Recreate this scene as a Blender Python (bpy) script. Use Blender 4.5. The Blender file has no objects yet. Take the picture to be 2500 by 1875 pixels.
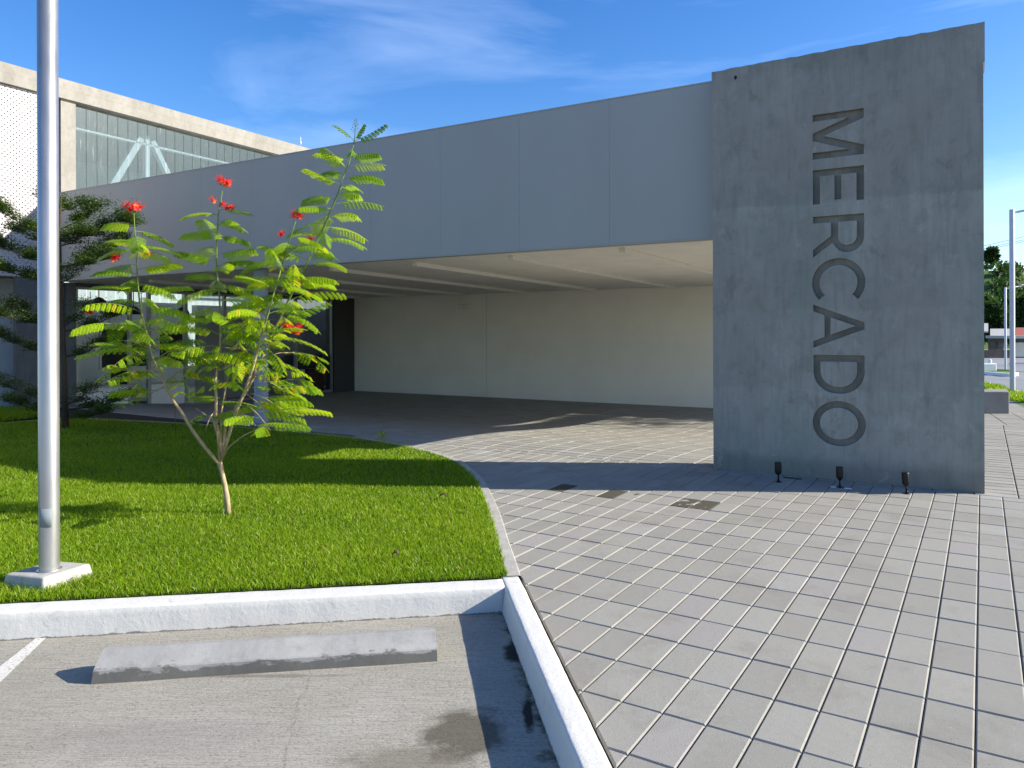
import bpy, bmesh, math, random
import numpy as np
from mathutils import Vector, Matrix, Euler, noise as mnoise

random.seed(7)
RNG = np.random.default_rng(11)
C = bpy.context.scene.collection
R = math.radians

# ------------------------------------------------------------------ camera, sky, sun
FPX, HOR, ROLL, EYE = 1835.0, 809.0, -0.0033, 1.7      # focal length and horizon measured in a 2500 x 1875 frame
cd = bpy.data.cameras.new('camera'); cam = bpy.data.objects.new('camera', cd); C.objects.link(cam)
cd.sensor_width = 36.0; cd.lens = 36.0 * FPX / 2500.0
cd.shift_y = -(937.5 - HOR) / 2500.0
cd.clip_start = 0.05; cd.clip_end = 3000
cam.matrix_world = Matrix.Translation((0, 0, EYE)) @ Matrix.Rotation(R(90), 4, 'X') @ Matrix.Rotation(ROLL, 4, 'Z')
bpy.context.scene.camera = cam

SUN_EL = R(27.0)
SUN_AZ = R(-3.5)                                       # angle from +X towards +Y
sun_dir = Vector((math.cos(SUN_EL) * math.cos(SUN_AZ), math.cos(SUN_EL) * math.sin(SUN_AZ), math.sin(SUN_EL)))
W = bpy.data.worlds.new('World'); bpy.context.scene.world = W; W.use_nodes = True
wn, wl = W.node_tree.nodes, W.node_tree.links
wn.clear()
wo = wn.new('ShaderNodeOutputWorld'); bg = wn.new('ShaderNodeBackground'); sky = wn.new('ShaderNodeTexSky')
sky.sky_type = 'NISHITA'; sky.sun_disc = False
sky.sun_elevation = SUN_EL; sky.sun_rotation = R(90) - SUN_AZ
sky.air_density = 1.0; sky.dust_density = 0.5; sky.ozone_density = 3.0
tc = wn.new('ShaderNodeTexCoord')
mp = wn.new('ShaderNodeMapping'); mp.inputs['Rotation'].default_value = (0.2, 0.35, 0.3); mp.inputs['Scale'].default_value = (1.0, 3.0, 7.0)
wl.new(tc.outputs['Generated'], mp.inputs['Vector'])
nz = wn.new('ShaderNodeTexNoise'); nz.inputs['Scale'].default_value = 1.3; nz.inputs['Detail'].default_value = 7; nz.inputs['Roughness'].default_value = 0.55; nz.inputs['Distortion'].default_value = 0.6
wl.new(mp.outputs[0], nz.inputs['Vector'])
cr = wn.new('ShaderNodeValToRGB'); cr.color_ramp.elements[0].position = 0.5; cr.color_ramp.elements[1].position = 0.82
cr.color_ramp.elements[1].color = (0.22, 0.22, 0.22, 1)
wl.new(nz.outputs[0], cr.inputs[0])
hs = wn.new('ShaderNodeHueSaturation'); hs.inputs['Hue'].default_value = 0.511; hs.inputs['Saturation'].default_value = 1.32; hs.inputs['Value'].default_value = 0.92
wl.new(sky.outputs[0], hs.inputs['Color'])
mx = wn.new('ShaderNodeMix'); mx.data_type = 'RGBA'
wl.new(cr.outputs[0], mx.inputs[0]); wl.new(hs.outputs[0], mx.inputs[6]); mx.inputs[7].default_value = (7.5, 8.6, 10.5, 1)
wl.new(mx.outputs[2], bg.inputs[0]); bg.inputs[1].default_value = 0.118
wl.new(bg.outputs[0], wo.inputs[0])

sd = bpy.data.lights.new('sun', 'SUN'); so = bpy.data.objects.new('sun', sd); C.objects.link(so)
sd.energy = 4.9; sd.angle = R(0.5); sd.color = (1.0, 0.93, 0.80)
so.rotation_euler = sun_dir.to_track_quat('Z', 'Y').to_euler(); so.location = (20, -5, 20)
vs = bpy.context.scene.view_settings
vs.view_transform = 'Standard'; vs.look = 'None'; vs.exposure = 1.05; vs.gamma = 1.0
bpy.context.scene.cycles.max_bounces = 8
bpy.context.scene.cycles.transparent_max_bounces = 24

# ------------------------------------------------------------------ measuring helpers
def ray(px, py):
    X = px - 1250; Y = py - HOR; c, s = math.cos(ROLL), math.sin(ROLL)
    return ((c * X + s * Y) / FPX, 1.0, -(-s * X + c * Y) / FPX)
def G(px, py, z=0.0):
    d = ray(px, py); t = (z - EYE) / d[2]
    return (d[0] * t, t, z)
def PD(px, py, Y):
    d = ray(px, py); return (d[0] * Y, Y, d[2] * Y + EYE)
BA = R(30.2)
UX = (math.cos(BA), -math.sin(BA)); UV_ = (math.sin(BA), math.cos(BA))
def B3(u, v, z=0.0):                                    # building frame (u right, v back) to world
    return (UX[0] * u + UV_[0] * v, UX[1] * u + UV_[1] * v, z)
def b_uv(x, y): return (x * UX[0] + y * UX[1], x * UV_[0] + y * UV_[1])
def sst(a, b, x):
    t = min(1, max(0, (x - a) / (b - a))); return t * t * (3 - 2 * t)
def zg(x, y):                                           # the plaza dips gently towards the back wall, the street falls away behind
    u, v = b_uv(x, y)
    z = -0.33 * sst(0, 5.5, v - 9.7) * (1 - sst(-2.5, 0.5, u))
    return z - 1.15 * sst(21, 56, y) * sst(2, 10, x)

# ------------------------------------------------------------------ materials
def mat(name, col, rough=0.8, spec=0.3, metal=0.0):
    m = bpy.data.materials.new(name); m.use_nodes = True
    b = m.node_tree.nodes['Principled BSDF']
    b.inputs['Base Color'].default_value = (*col, 1); b.inputs['Roughness'].default_value = rough
    b.inputs['Specular IOR Level'].default_value = spec; b.inputs['Metallic'].default_value = metal
    return m
class NT:
    def __init__(s, m): s.m = m; s.n = m.node_tree.nodes; s.l = m.node_tree.links; s.b = s.n['Principled BSDF']; s.t = s.n.new('ShaderNodeTexCoord')
    def vec(s, scale=(1, 1, 1), rot=(0, 0, 0), loc=(0, 0, 0), src='Object'):
        p = s.n.new('ShaderNodeMapping'); p.inputs['Scale'].default_value = scale; p.inputs['Rotation'].default_value = rot; p.inputs['Location'].default_value = loc
        s.l.new(s.t.outputs[src], p.inputs[0]); return p.outputs[0]
    def noise(s, v, scale, detail=4, rough=0.55, dist=0.0):
        k = s.n.new('ShaderNodeTexNoise'); k.inputs['Scale'].default_value = scale; k.inputs['Detail'].default_value = detail
        k.inputs['Roughness'].default_value = rough; k.inputs['Distortion'].default_value = dist
        s.l.new(v, k.inputs['Vector']); return k.outputs[0]
    def ramp(s, f, stops):
        r = s.n.new('ShaderNodeValToRGB'); e = r.color_ramp.elements
        while len(e) < len(stops): e.new(0.5)
        for k, (p, c) in enumerate(stops):
            e[k].position = p; e[k].color = (*c, 1) if not isinstance(c, (int, float)) else (c, c, c, 1)
        s.l.new(f, r.inputs[0]); return r.outputs[0]
    def mixc(s, f, a, b, mode='MIX'):
        k = s.n.new('ShaderNodeMix'); k.data_type = 'RGBA'; k.blend_type = mode
        for idx, val in ((0, f), (6, a), (7, b)):
            if isinstance(val, (int, float)): k.inputs[idx].default_value = val
            elif isinstance(val, tuple): k.inputs[idx].default_value = (*val, 1)
            else: s.l.new(val, k.inputs[idx])
        return k.outputs[2]
    def math(s, op, a, b=0.0, c=None):
        k = s.n.new('ShaderNodeMath'); k.operation = op
        for idx, val in enumerate((a, b) if c is None else (a, b, c)):
            if isinstance(val, (int, float)): k.inputs[idx].default_value = val
            else: s.l.new(val, k.inputs[idx])
        return k.outputs[0]
    def attr(s, name):
        a = s.n.new('ShaderNodeAttribute'); a.attribute_name = name; return a.outputs['Fac']
    def col(s, o): s.l.new(o, s.b.inputs['Base Color'])
    def rgh(s, o): s.l.new(o, s.b.inputs['Roughness'])
    def bump(s, h, dist=0.01, strength=1.0):
        k = s.n.new('ShaderNodeBump'); k.inputs['Distance'].default_value = dist; k.inputs['Strength'].default_value = strength
        s.l.new(h, k.inputs['Height']); s.l.new(k.outputs[0], s.b.inputs['Normal']); return k
    def sep(s, v):
        k = s.n.new('ShaderNodeSeparateXYZ'); s.l.new(v, k.inputs[0]); return k.outputs

def concrete(name, a, b, dark, vert=1.0, scale=1.0, spots=True):
    m = mat(name, a, 0.85, 0.25); t = NT(m)
    big = t.noise(t.vec((0.9 * scale, 0.9 * scale, 0.35 * scale)), 1.6, 7, 0.62, 0.3)
    streak = t.noise(t.vec((9 * scale, 9 * scale, 0.9 * scale)), 2.2, 6, 0.65, 0.2)
    mott = t.noise(t.vec((1, 1, 1)), 5.0 * scale, 9, 0.68, 0.2)
    c = t.mixc(t.ramp(big, [(0.36, 0.0), (0.64, 1.0)]), a, b)
    c = t.mixc(t.math('MULTIPLY', t.ramp(streak, [(0.48, 0.0), (0.72, 1.0)]), 0.55 * vert), c, dark)
    c = t.mixc(t.math('MULTIPLY', t.ramp(mott, [(0.5, 0.0), (0.72, 1.0)]), 0.5), c, dark)
    c = t.mixc(t.math('MULTIPLY', t.ramp(mott, [(0.28, 1.0), (0.42, 0.0)]), 0.25), c, tuple(min(1, x * 1.25) for x in b))
    t.col(c)
    fine = t.noise(t.vec(), 60, 6, 0.7)
    t.bump(t.math('ADD', t.math('MULTIPLY', fine, 0.35), mott), 0.006, 0.5)
    return m

M = {}
def slab_mat(name, k):
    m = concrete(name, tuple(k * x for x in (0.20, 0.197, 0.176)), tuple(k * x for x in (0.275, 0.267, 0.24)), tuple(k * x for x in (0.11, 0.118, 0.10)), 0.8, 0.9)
    t = NT(m); prev = t.b.inputs['Base Color'].links[0].from_socket; z = t.sep(t.t.outputs['Object'])[2]
    n = t.noise(t.vec((1, 1, 1)), 1.7, 6, 0.65, 0.3); nf = t.noise(t.vec((1, 1, 1)), 9, 6, 0.7)
    zz = t.math('DIVIDE', t.math('ADD', z, t.math('ADD', t.math('MULTIPLY', t.math('SUBTRACT', n, 0.5), 0.32), t.math('MULTIPLY', t.math('SUBTRACT', nf, 0.5), 0.05))), 5.0)
    band = t.ramp(zz, [(0.0, 0.62), (0.035, 0.72), (0.055, 0.98), (0.20, 1.04), (0.206, 0.94), (0.30, 0.98), (0.385, 1.0), (0.392, 0.90), (0.44, 0.93), (0.54, 1.0), (0.60, 1.06), (0.632, 1.10), (0.64, 0.88), (0.70, 0.93), (0.93, 0.96), (1.0, 0.80)])
    g1 = t.noise(t.vec((1, 1, .6), loc=(4, 2, 7)), 1.1, 5, 0.6, .5); g2 = t.noise(t.vec((1, 1, .7), loc=(1, 9, 3)), 3.2, 8, 0.72, .4)
    c = t.mixc(1.0, prev, band, 'MULTIPLY')
    c = t.mixc(t.ramp(g1, [(0.42, 0.0), (0.62, 0.45)]), c, tuple(k * x for x in (0.20, 0.178, 0.155)))
    c = t.mixc(t.ramp(g1, [(0.38, 0.4), (0.5, 0.0)]), c, tuple(k * x for x in (0.15, 0.175, 0.14)))
    c = t.mixc(t.ramp(g2, [(0.56, 0.0), (0.66, 0.5)]), c, tuple(k * x for x in (0.12, 0.118, 0.10)))
    c = t.mixc(t.ramp(g2, [(0.30, 0.5), (0.40, 0.0)]), c, tuple(k * x for x in (0.32, 0.31, 0.28)))
    t.col(c); return m
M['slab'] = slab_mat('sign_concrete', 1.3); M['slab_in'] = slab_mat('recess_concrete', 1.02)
M['beam_conc'] = concrete('roof_concrete', (0.225, 0.212, 0.185), (0.29, 0.275, 0.245), (0.16, 0.148, 0.125), 0.4, 1.6)
M['dark_conc'] = concrete('column_concrete', (0.13, 0.135, 0.14), (0.16, 0.165, 0.17), (0.09, 0.09, 0.095))
M['bench'] = concrete('bench_concrete', (0.21, 0.205, 0.19), (0.27, 0.26, 0.245), (0.13, 0.125, 0.115), 0.3)
M['pad'] = concrete('pad_concrete', (0.36, 0.35, 0.32), (0.42, 0.41, 0.38), (0.2, 0.19, 0.17), 0.3, 3)

def paver_mat():
    m = mat('paver_concrete', (0.3, 0.3, 0.28), 0.85, 0.25); t = NT(m)
    r = t.attr('rnd')
    c = t.ramp(r, [(0.0, (0.232, 0.224, 0.198)), (0.45, (0.258, 0.25, 0.222)), (0.8, (0.275, 0.268, 0.238)), (0.93, (0.258, 0.243, 0.226)), (1.0, (0.31, 0.304, 0.28))])
    big = t.noise(t.vec(), 0.8, 5, 0.6)
    c = t.mixc(t.ramp(big, [(0.3, 0.0), (0.75, 0.3)]), c, (0.33, 0.31, 0.27))
    grime = t.noise(t.vec((1, 1, 1), loc=(5, 3, 0)), 1.7, 9, 0.72, 0.4)
    c = t.mixc(t.ramp(grime, [(0.52, 0.0), (0.68, 0.42)]), c, (0.17, 0.155, 0.13))
    sp = t.noise(t.vec(), 190, 3, 0.6)
    c = t.mixc(t.ramp(sp, [(0.62, 0.0), (0.72, 0.6)]), c, (0.12, 0.115, 0.10))
    sp2 = t.noise(t.vec((1, 1, 1), loc=(3, 1, 0)), 90, 2, 0.5)
    c = t.mixc(t.ramp(sp2, [(0.69, 0.0), (0.74, 0.7)]), c, (0.06, 0.055, 0.05))
    sp3 = t.noise(t.vec((1, 1, 1), loc=(9, 4, 0)), 120, 2, 0.5)
    c = t.mixc(t.ramp(sp3, [(0.71, 0.0), (0.75, 0.8)]), c, (0.55, 0.54, 0.5))
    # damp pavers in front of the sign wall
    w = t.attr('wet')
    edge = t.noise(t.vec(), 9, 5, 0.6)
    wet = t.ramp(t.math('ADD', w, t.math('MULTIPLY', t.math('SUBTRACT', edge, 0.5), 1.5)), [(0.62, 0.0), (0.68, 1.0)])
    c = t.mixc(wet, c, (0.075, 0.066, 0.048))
    t.col(c)
    t.bump(t.math('ADD', t.noise(t.vec(), 150, 5, 0.7), t.math('MULTIPLY', t.noise(t.vec(), 14, 4, 0.6), 1.0)), 0.0022, 0.7)
    return m
M['paver'] = paver_mat()
M['joint'] = mat('joint_sand', (0.03, 0.028, 0.024), 0.95)

def white_kerb():
    m = mat('white_kerb_paint', (0.62, 0.62, 0.60), 0.7, 0.3); t = NT(m)
    n = t.noise(t.vec((1, 1, 1)), 10, 9, 0.68, 0.4)
    c = t.mixc(t.ramp(n, [(0.30, 1.0), (0.42, 0.0)]), (0.59, 0.58, 0.545), (0.46, 0.445, 0.415))
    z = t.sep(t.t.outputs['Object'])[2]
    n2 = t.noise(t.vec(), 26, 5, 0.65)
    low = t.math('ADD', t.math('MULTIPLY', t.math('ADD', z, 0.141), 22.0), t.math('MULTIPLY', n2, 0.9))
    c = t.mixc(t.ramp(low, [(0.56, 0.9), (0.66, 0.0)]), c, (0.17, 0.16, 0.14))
    t.col(c)
    nb = t.noise(t.vec((1, 1, 1)), 35, 8, 0.7, 0.3)
    t.bump(t.math('ADD', nb, t.math('MULTIPLY', n, 1.2)), 0.005, 0.5)
    return m
M['kerb'] = white_kerb()

def parking_mat(pdir):
    m = mat('parking_concrete', (0.3, 0.29, 0.26), 0.9, 0.2); t = NT(m)
    v = t.vec((1, 1, 1), (0, 0, -pdir))
    broom = t.noise(t.vec((3.0, 95, 1), (0, 0, -pdir)), 1.6, 6, 0.75, 0.35)
    pit = t.noise(t.vec((32, 62, 1), (0, 0, -pdir)), 1.9, 4, 0.62, 0.6)
    big = t.noise(t.vec(), 1.1, 6, 0.6)
    c = t.mixc(t.ramp(big, [(0.3, 0.0), (0.7, 1.0)]), (0.32, 0.30, 0.25), (0.41, 0.39, 0.335))
    c = t.mixc(t.ramp(broom, [(0.46, 0.0), (0.66, 0.5)]), c, (0.14, 0.128, 0.10))
    c = t.mixc(t.ramp(pit, [(0.52, 0.0), (0.66, 0.6)]), c, (0.11, 0.10, 0.08))
    s = t.sep(v)
    # oil/damp stains: a big one in the bay and a mossy edge along the side kerb
    def blob(px, py, rx, ry, soft, c, colr, k):
        x0, y0, _ = G(px, py, -0.141)
        dx = t.math('DIVIDE', t.math('SUBTRACT', t.sep(t.t.outputs['Object'])[0], x0), rx)
        dy = t.math('DIVIDE', t.math('SUBTRACT', t.sep(t.t.outputs['Object'])[1], y0), ry)
        d = t.math('SQRT', t.math('ADD', t.math('MULTIPLY', dx, dx), t.math('MULTIPLY', dy, dy)))
        n = t.noise(t.vec(), 7, 6, 0.65)
        f = t.ramp(t.math('ADD', d, t.math('MULTIPLY', n, 0.9)), [(0.75, k), (1.35, 0.0)])
        return t.mixc(f, c, colr)
    c = blob(1130, 1790, 0.42, 0.5, 0, c, (0.075, 0.064, 0.045), 0.8)
    c = blob(1010, 1860, 0.6, 0.30, 0, c, (0.13, 0.11, 0.08), 0.5)
    c = blob(400, 1800, 1.2, 0.35, 0, c, (0.24, 0.215, 0.205), 0.35)
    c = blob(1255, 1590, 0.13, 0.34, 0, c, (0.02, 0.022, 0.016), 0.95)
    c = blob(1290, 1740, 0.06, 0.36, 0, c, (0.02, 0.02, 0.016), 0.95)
    c = blob(640, 1650, 0.95, 0.05, 0, c, (0.10, 0.095, 0.08), 0.5)
    crack = t.math('ABSOLUTE', t.math('ADD', t.math('SUBTRACT', s[0], t.CRX if hasattr(t, 'CRX') else CRX), t.math('MULTIPLY', t.math('SUBTRACT', t.noise(t.vec(), 5, 5, 0.7), 0.5), 0.13)))
    c = t.mixc(t.ramp(crack, [(0.0, 0.4), (0.006, 0.0)]), c, (0.1, 0.095, 0.08))
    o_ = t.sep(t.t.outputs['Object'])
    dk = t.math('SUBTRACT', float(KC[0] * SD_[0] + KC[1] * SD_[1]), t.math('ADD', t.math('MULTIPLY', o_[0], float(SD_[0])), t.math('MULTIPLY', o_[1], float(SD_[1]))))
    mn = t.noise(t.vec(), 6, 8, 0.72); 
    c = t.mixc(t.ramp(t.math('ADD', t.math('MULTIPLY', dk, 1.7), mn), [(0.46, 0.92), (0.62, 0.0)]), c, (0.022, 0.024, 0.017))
    dkb = t.math('SUBTRACT', float(KC[0] * NB_[0] + KC[1] * NB_[1]), t.math('ADD', t.math('MULTIPLY', o_[0], float(NB_[0])), t.math('MULTIPLY', o_[1], float(NB_[1]))))
    c = t.mixc(t.ramp(t.math('ADD', t.math('MULTIPLY', dkb, 6.0), mn), [(0.42, 0.85), (0.58, 0.0)]), c, (0.06, 0.055, 0.045))
    t.col(c)
    t.bump(t.math('ADD', broom, t.math('MULTIPLY', pit, -1.0)), 0.007, 0.8)
    return m

def fascia_mat():
    m = mat('grey_fascia_paint', (0.36, 0.365, 0.38), 0.55, 0.35); t = NT(m)
    n = t.noise(t.vec((1, 1, 0.3)), 1.3, 5, 0.5)
    t.col(t.mixc(t.ramp(n, [(0.3, 0.0), (0.7, 1.0)]), (0.335, 0.333, 0.315), (0.358, 0.356, 0.338)))
    t.bump(t.noise(t.vec(), 40, 3, 0.5), 0.001, 0.3)
    return m
M['fascia'] = fascia_mat()
def plain(name, c, r=0.7, s=0.3, var=0.06, sc=2.0):
    m = mat(name, c, r, s); t = NT(m)
    n = t.noise(t.vec(), sc, 6, 0.6)
    t.col(t.mixc(t.ramp(n, [(0.3, 0.0), (0.7, 1.0)]), tuple(x * (1 - var) for x in c), tuple(x * (1 + var) for x in c)))
    return m
M['ceil'] = plain('ceiling_paint', (0.82, 0.78, 0.70), 0.8)
M['bwall'] = plain('cream_wall_paint', (0.82, 0.785, 0.70), 0.8, 0.3, 0.04, 1.2)
M['strip'] = plain('light_housing_white', (0.70, 0.67, 0.60), 0.6)
M['lens'] = mat('light_lens', (0.8, 0.79, 0.74), 0.4)
M['white'] = plain('white_paint', (0.74, 0.75, 0.74), 0.6)
M['int'] = plain('interior_white', (0.70, 0.76, 0.74), 0.7)
M['int_floor'] = plain('interior_floor', (0.22, 0.21, 0.19), 0.5)
M['perf_wall'] = plain('pale_blue_grey_wall', (0.62, 0.64, 0.66), 0.7)
M['alu'] = mat('aluminium_frame', (0.32, 0.34, 0.37), 0.4, 0.5, 0.5)
M['alu_dark'] = mat('dark_frame', (0.05, 0.055, 0.06), 0.4, 0.4)
M['black'] = mat('black_plastic', (0.012, 0.012, 0.014), 0.35, 0.5)
M['blackp'] = plain('black_metal', (0.006, 0.006, 0.007), 0.45, 0.35)
M['screen'] = mat('dark_glass_screen', (0.012, 0.018, 0.02), 0.15, 0.5)
M['steel_col'] = plain('blue_grey_column_paint', (0.27, 0.31, 0.38), 0.45)
M['box_w'] = plain('white_carton', (0.5, 0.49, 0.45), 0.8)
M['box_r'] = plain('brown_carton', (0.05, 0.03, 0.025), 0.8)
def galv():
    m = mat('galvanised_steel', (0.42, 0.42, 0.43), 0.36, 0.5, 0.8); t = NT(m)
    n = t.noise(t.vec((3, 3, 0.7)), 3.0, 6, 0.6)
    t.col(t.mixc(t.ramp(n, [(0.3, 0.0), (0.7, 1.0)]), (0.36, 0.36, 0.365), (0.44, 0.44, 0.44)))
    t.rgh(t.ramp(n, [(0.3, 0.34), (0.7, 0.46)]))
    return m
M['galv'] = galv()
M['galv_far'] = plain('pole_paint', (0.55, 0.57, 0.6), 0.5)
def clere():
    m = bpy.data.materials.new('channel_glass'); m.use_nodes = True; t = NT(m)
    n = t.noise(t.vec((26, 26, 2.2)), 1.0, 8, 0.75, 0.3)
    big = t.noise(t.vec((1, 1, 0.5)), 0.9, 4, 0.6)
    st = t.ramp(n, [(0.57, 0.0), (0.74, 1.0)])
    st = t.math('MULTIPLY', st, t.ramp(big, [(0.42, 0.1), (0.6, 1.0)]))
    t.col(t.mixc(st, (0.085, 0.125, 0.14), (0.42, 0.46, 0.45)))
    t.b.inputs['Roughness'].default_value = 0.35
    tr = t.n.new('ShaderNodeBsdfTransparent'); tr.inputs[0].default_value = (0.84, 0.92, 0.95, 1)
    ms = t.n.new('ShaderNodeMixShader'); out = t.n['Material Output']
    t.l.new(t.math('SUBTRACT', 0.68, t.math('MULTIPLY', st, 0.3)), ms.inputs[0]); t.l.new(t.b.outputs[0], ms.inputs[1]); t.l.new(tr.outputs[0], ms.inputs[2]); t.l.new(ms.outputs[0], out.inputs[0])
    return m
M['clere'] = clere()
def glass():
    m = bpy.data.materials.new('window_glass'); m.use_nodes = True; n = m.node_tree.nodes; l = m.node_tree.links
    n.remove(n['Principled BSDF']); tr = n.new('ShaderNodeBsdfTransparent'); tr.inputs[0].default_value = (0.86, 0.94, 0.92, 1)
    gl = n.new('ShaderNodeBsdfGlossy'); gl.inputs['Roughness'].default_value = 0.02
    fr = n.new('ShaderNodeFresnel'); fr.inputs[0].default_value = 1.45; ms = n.new('ShaderNodeMixShader')
    l.new(fr.outputs[0], ms.inputs[0]); l.new(tr.outputs[0], ms.inputs[1]); l.new(gl.outputs[0], ms.inputs[2]); l.new(ms.outputs[0], n['Material Output'].inputs[0])
    return m
M['glass'] = glass()
def perf():
    m = mat('perforated_white_panel', (0.72, 0.70, 0.71), 0.6); t = NT(m)
    P = 0.118
    s = t.sep(t.t.outputs['UV'])
    def dots(off):
        fx = t.math('SUBTRACT', t.math('FRACT', t.math('ADD', t.math('DIVIDE', s[0], P), off)), 0.5)
        fy = t.math('SUBTRACT', t.math('FRACT', t.math('ADD', t.math('DIVIDE', s[1], P), off)), 0.5)
        d = t.math('SQRT', t.math('ADD', t.math('MULTIPLY', fx, fx), t.math('MULTIPLY', fy, fy)))
        return t.math('LESS_THAN', d, 0.13)
    h = t.math('MAXIMUM', dots(0.0), dots(0.5))
    n = t.noise(t.vec(), 1.2, 4, 0.5)
    base = t.mixc(t.ramp(n, [(0.3, 0.0), (0.7, 1.0)]), (0.47, 0.44, 0.445), (0.50, 0.47, 0.475))
    seam = t.math('LESS_THAN', t.math('ABSOLUTE', t.math('SUBTRACT', s[1], 5.56)), 0.012)
    base = t.mixc(seam, base, (0.4, 0.38, 0.37))
    t.col(base)
    tr = t.n.new('ShaderNodeBsdfTransparent'); ms = t.n.new('ShaderNodeMixShader'); out = t.n['Material Output']
    t.l.new(h, ms.inputs[0]); t.l.new(t.b.outputs[0], ms.inputs[1]); t.l.new(tr.outputs[0], ms.inputs[2]); t.l.new(ms.outputs[0], out.inputs[0])
    return m
M['perf'] = perf()
M['backing'] = plain('panel_backing', (0.3, 0.3, 0.31), 0.8)

def leafy(name, stops, trans, tfac=0.45, rough=0.62, patch=0.0):
    m = mat(name, (0.1, 0.2, 0.02), rough, 0.22); t = NT(m)
    c = t.ramp(t.attr('rnd'), stops)
    if patch:
        n = t.noise(t.vec(), 1.6, 5, 0.6); c = t.mixc(t.ramp(n, [(0.35, 0.0), (0.7, patch)]), c, tuple(x * 1.5 for x in stops[-1][1]))
    t.col(c)
    tl = t.n.new('ShaderNodeBsdfTranslucent'); ms = t.n.new('ShaderNodeMixShader'); ms.inputs[0].default_value = tfac
    k = t.mixc(1.0, c, trans, 'MULTIPLY'); t.l.new(k, tl.inputs[0])
    t.l.new(t.b.outputs[0], ms.inputs[1]); t.l.new(tl.outputs[0], ms.inputs[2]); t.l.new(ms.outputs[0], t.n['Material Output'].inputs[0])
    return m
M['grass'] = leafy('grass_blades', [(0.0, (0.105, 0.20, 0.010)), (0.5, (0.19, 0.315, 0.013)), (0.85, (0.27, 0.395, 0.018)), (1.0, (0.36, 0.34, 0.09))], (1.4, 1.4, 0.7), 0.42, 0.35)
M['shrub'] = leafy('feathery_leaves', [(0.0, (0.13, 0.25, 0.012)), (0.5, (0.27, 0.42, 0.014)), (0.9, (0.40, 0.53, 0.018)), (0.96, (0.52, 0.47, 0.03)), (1.0, (0.6, 0.42, 0.03))], (1.5, 1.4, 0.6), 0.5, 0.12)
M['olive'] = leafy('small_dark_leaves', [(0.0, (0.035, 0.07, 0.015)), (0.6, (0.07, 0.12, 0.02)), (1.0, (0.17, 0.23, 0.035))], (1.2, 1.2, 0.8), 0.3, 0.4)
M['farleaf'] = leafy('distant_leaves', [(0.0, (0.022, 0.05, 0.012)), (0.6, (0.05, 0.10, 0.02)), (1.0, (0.12, 0.18, 0.035))], (1.2, 1.2, 0.8), 0.3, 0.6)
M['petal'] = leafy('red_petals', [(0.0, (0.62, 0.02, 0.025)), (0.7, (0.75, 0.05, 0.03)), (1.0, (0.85, 0.30, 0.02))], (1.2, 1.0, 1.0), 0.35, 0.5)
def bark(name, a, b, top=None):
    m = mat(name, a, 0.85, 0.2); t = NT(m)
    n = t.noise(t.vec((1, 1, 0.35)), 45, 6, 0.7)
    c = t.mixc(t.ramp(n, [(0.35, 0.0), (0.65, 1.0)]), a, b)
    if top:
        z = t.sep(t.t.outputs['Object'])[2]
        c = t.mixc(t.ramp(t.math('DIVIDE', z, 4.0), [(0.36, 0.0), (0.52, 1.0)]), c, top)
    t.col(c); t.bump(n, 0.004, 0.8)
    return m
M['bark'] = bark('pale_bark', (0.30, 0.22, 0.13), (0.46, 0.36, 0.22), (0.13, 0.20, 0.04))
M['bark_dark'] = bark('dark_bark', (0.05, 0.035, 0.025), (0.10, 0.07, 0.045))
M['soil'] = plain('lawn_soil', (0.035, 0.055, 0.012), 0.95, 0.1, 0.4, 9)
M['grass_far'] = plain('mown_grass', (0.09, 0.17, 0.02), 0.9, 0.1, 0.3, 3)
M['ground'] = plain('ground_concrete', (0.27, 0.265, 0.25), 0.9, 0.2, 0.15, 0.4)
M['asphalt'] = plain('road_surface', (0.23, 0.235, 0.25), 0.9, 0.2, 0.12, 0.3)
M['edging'] = concrete('edging_concrete', (0.33, 0.32, 0.29), (0.40, 0.385, 0.35), (0.2, 0.19, 0.17), 0.2, 3)

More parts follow.
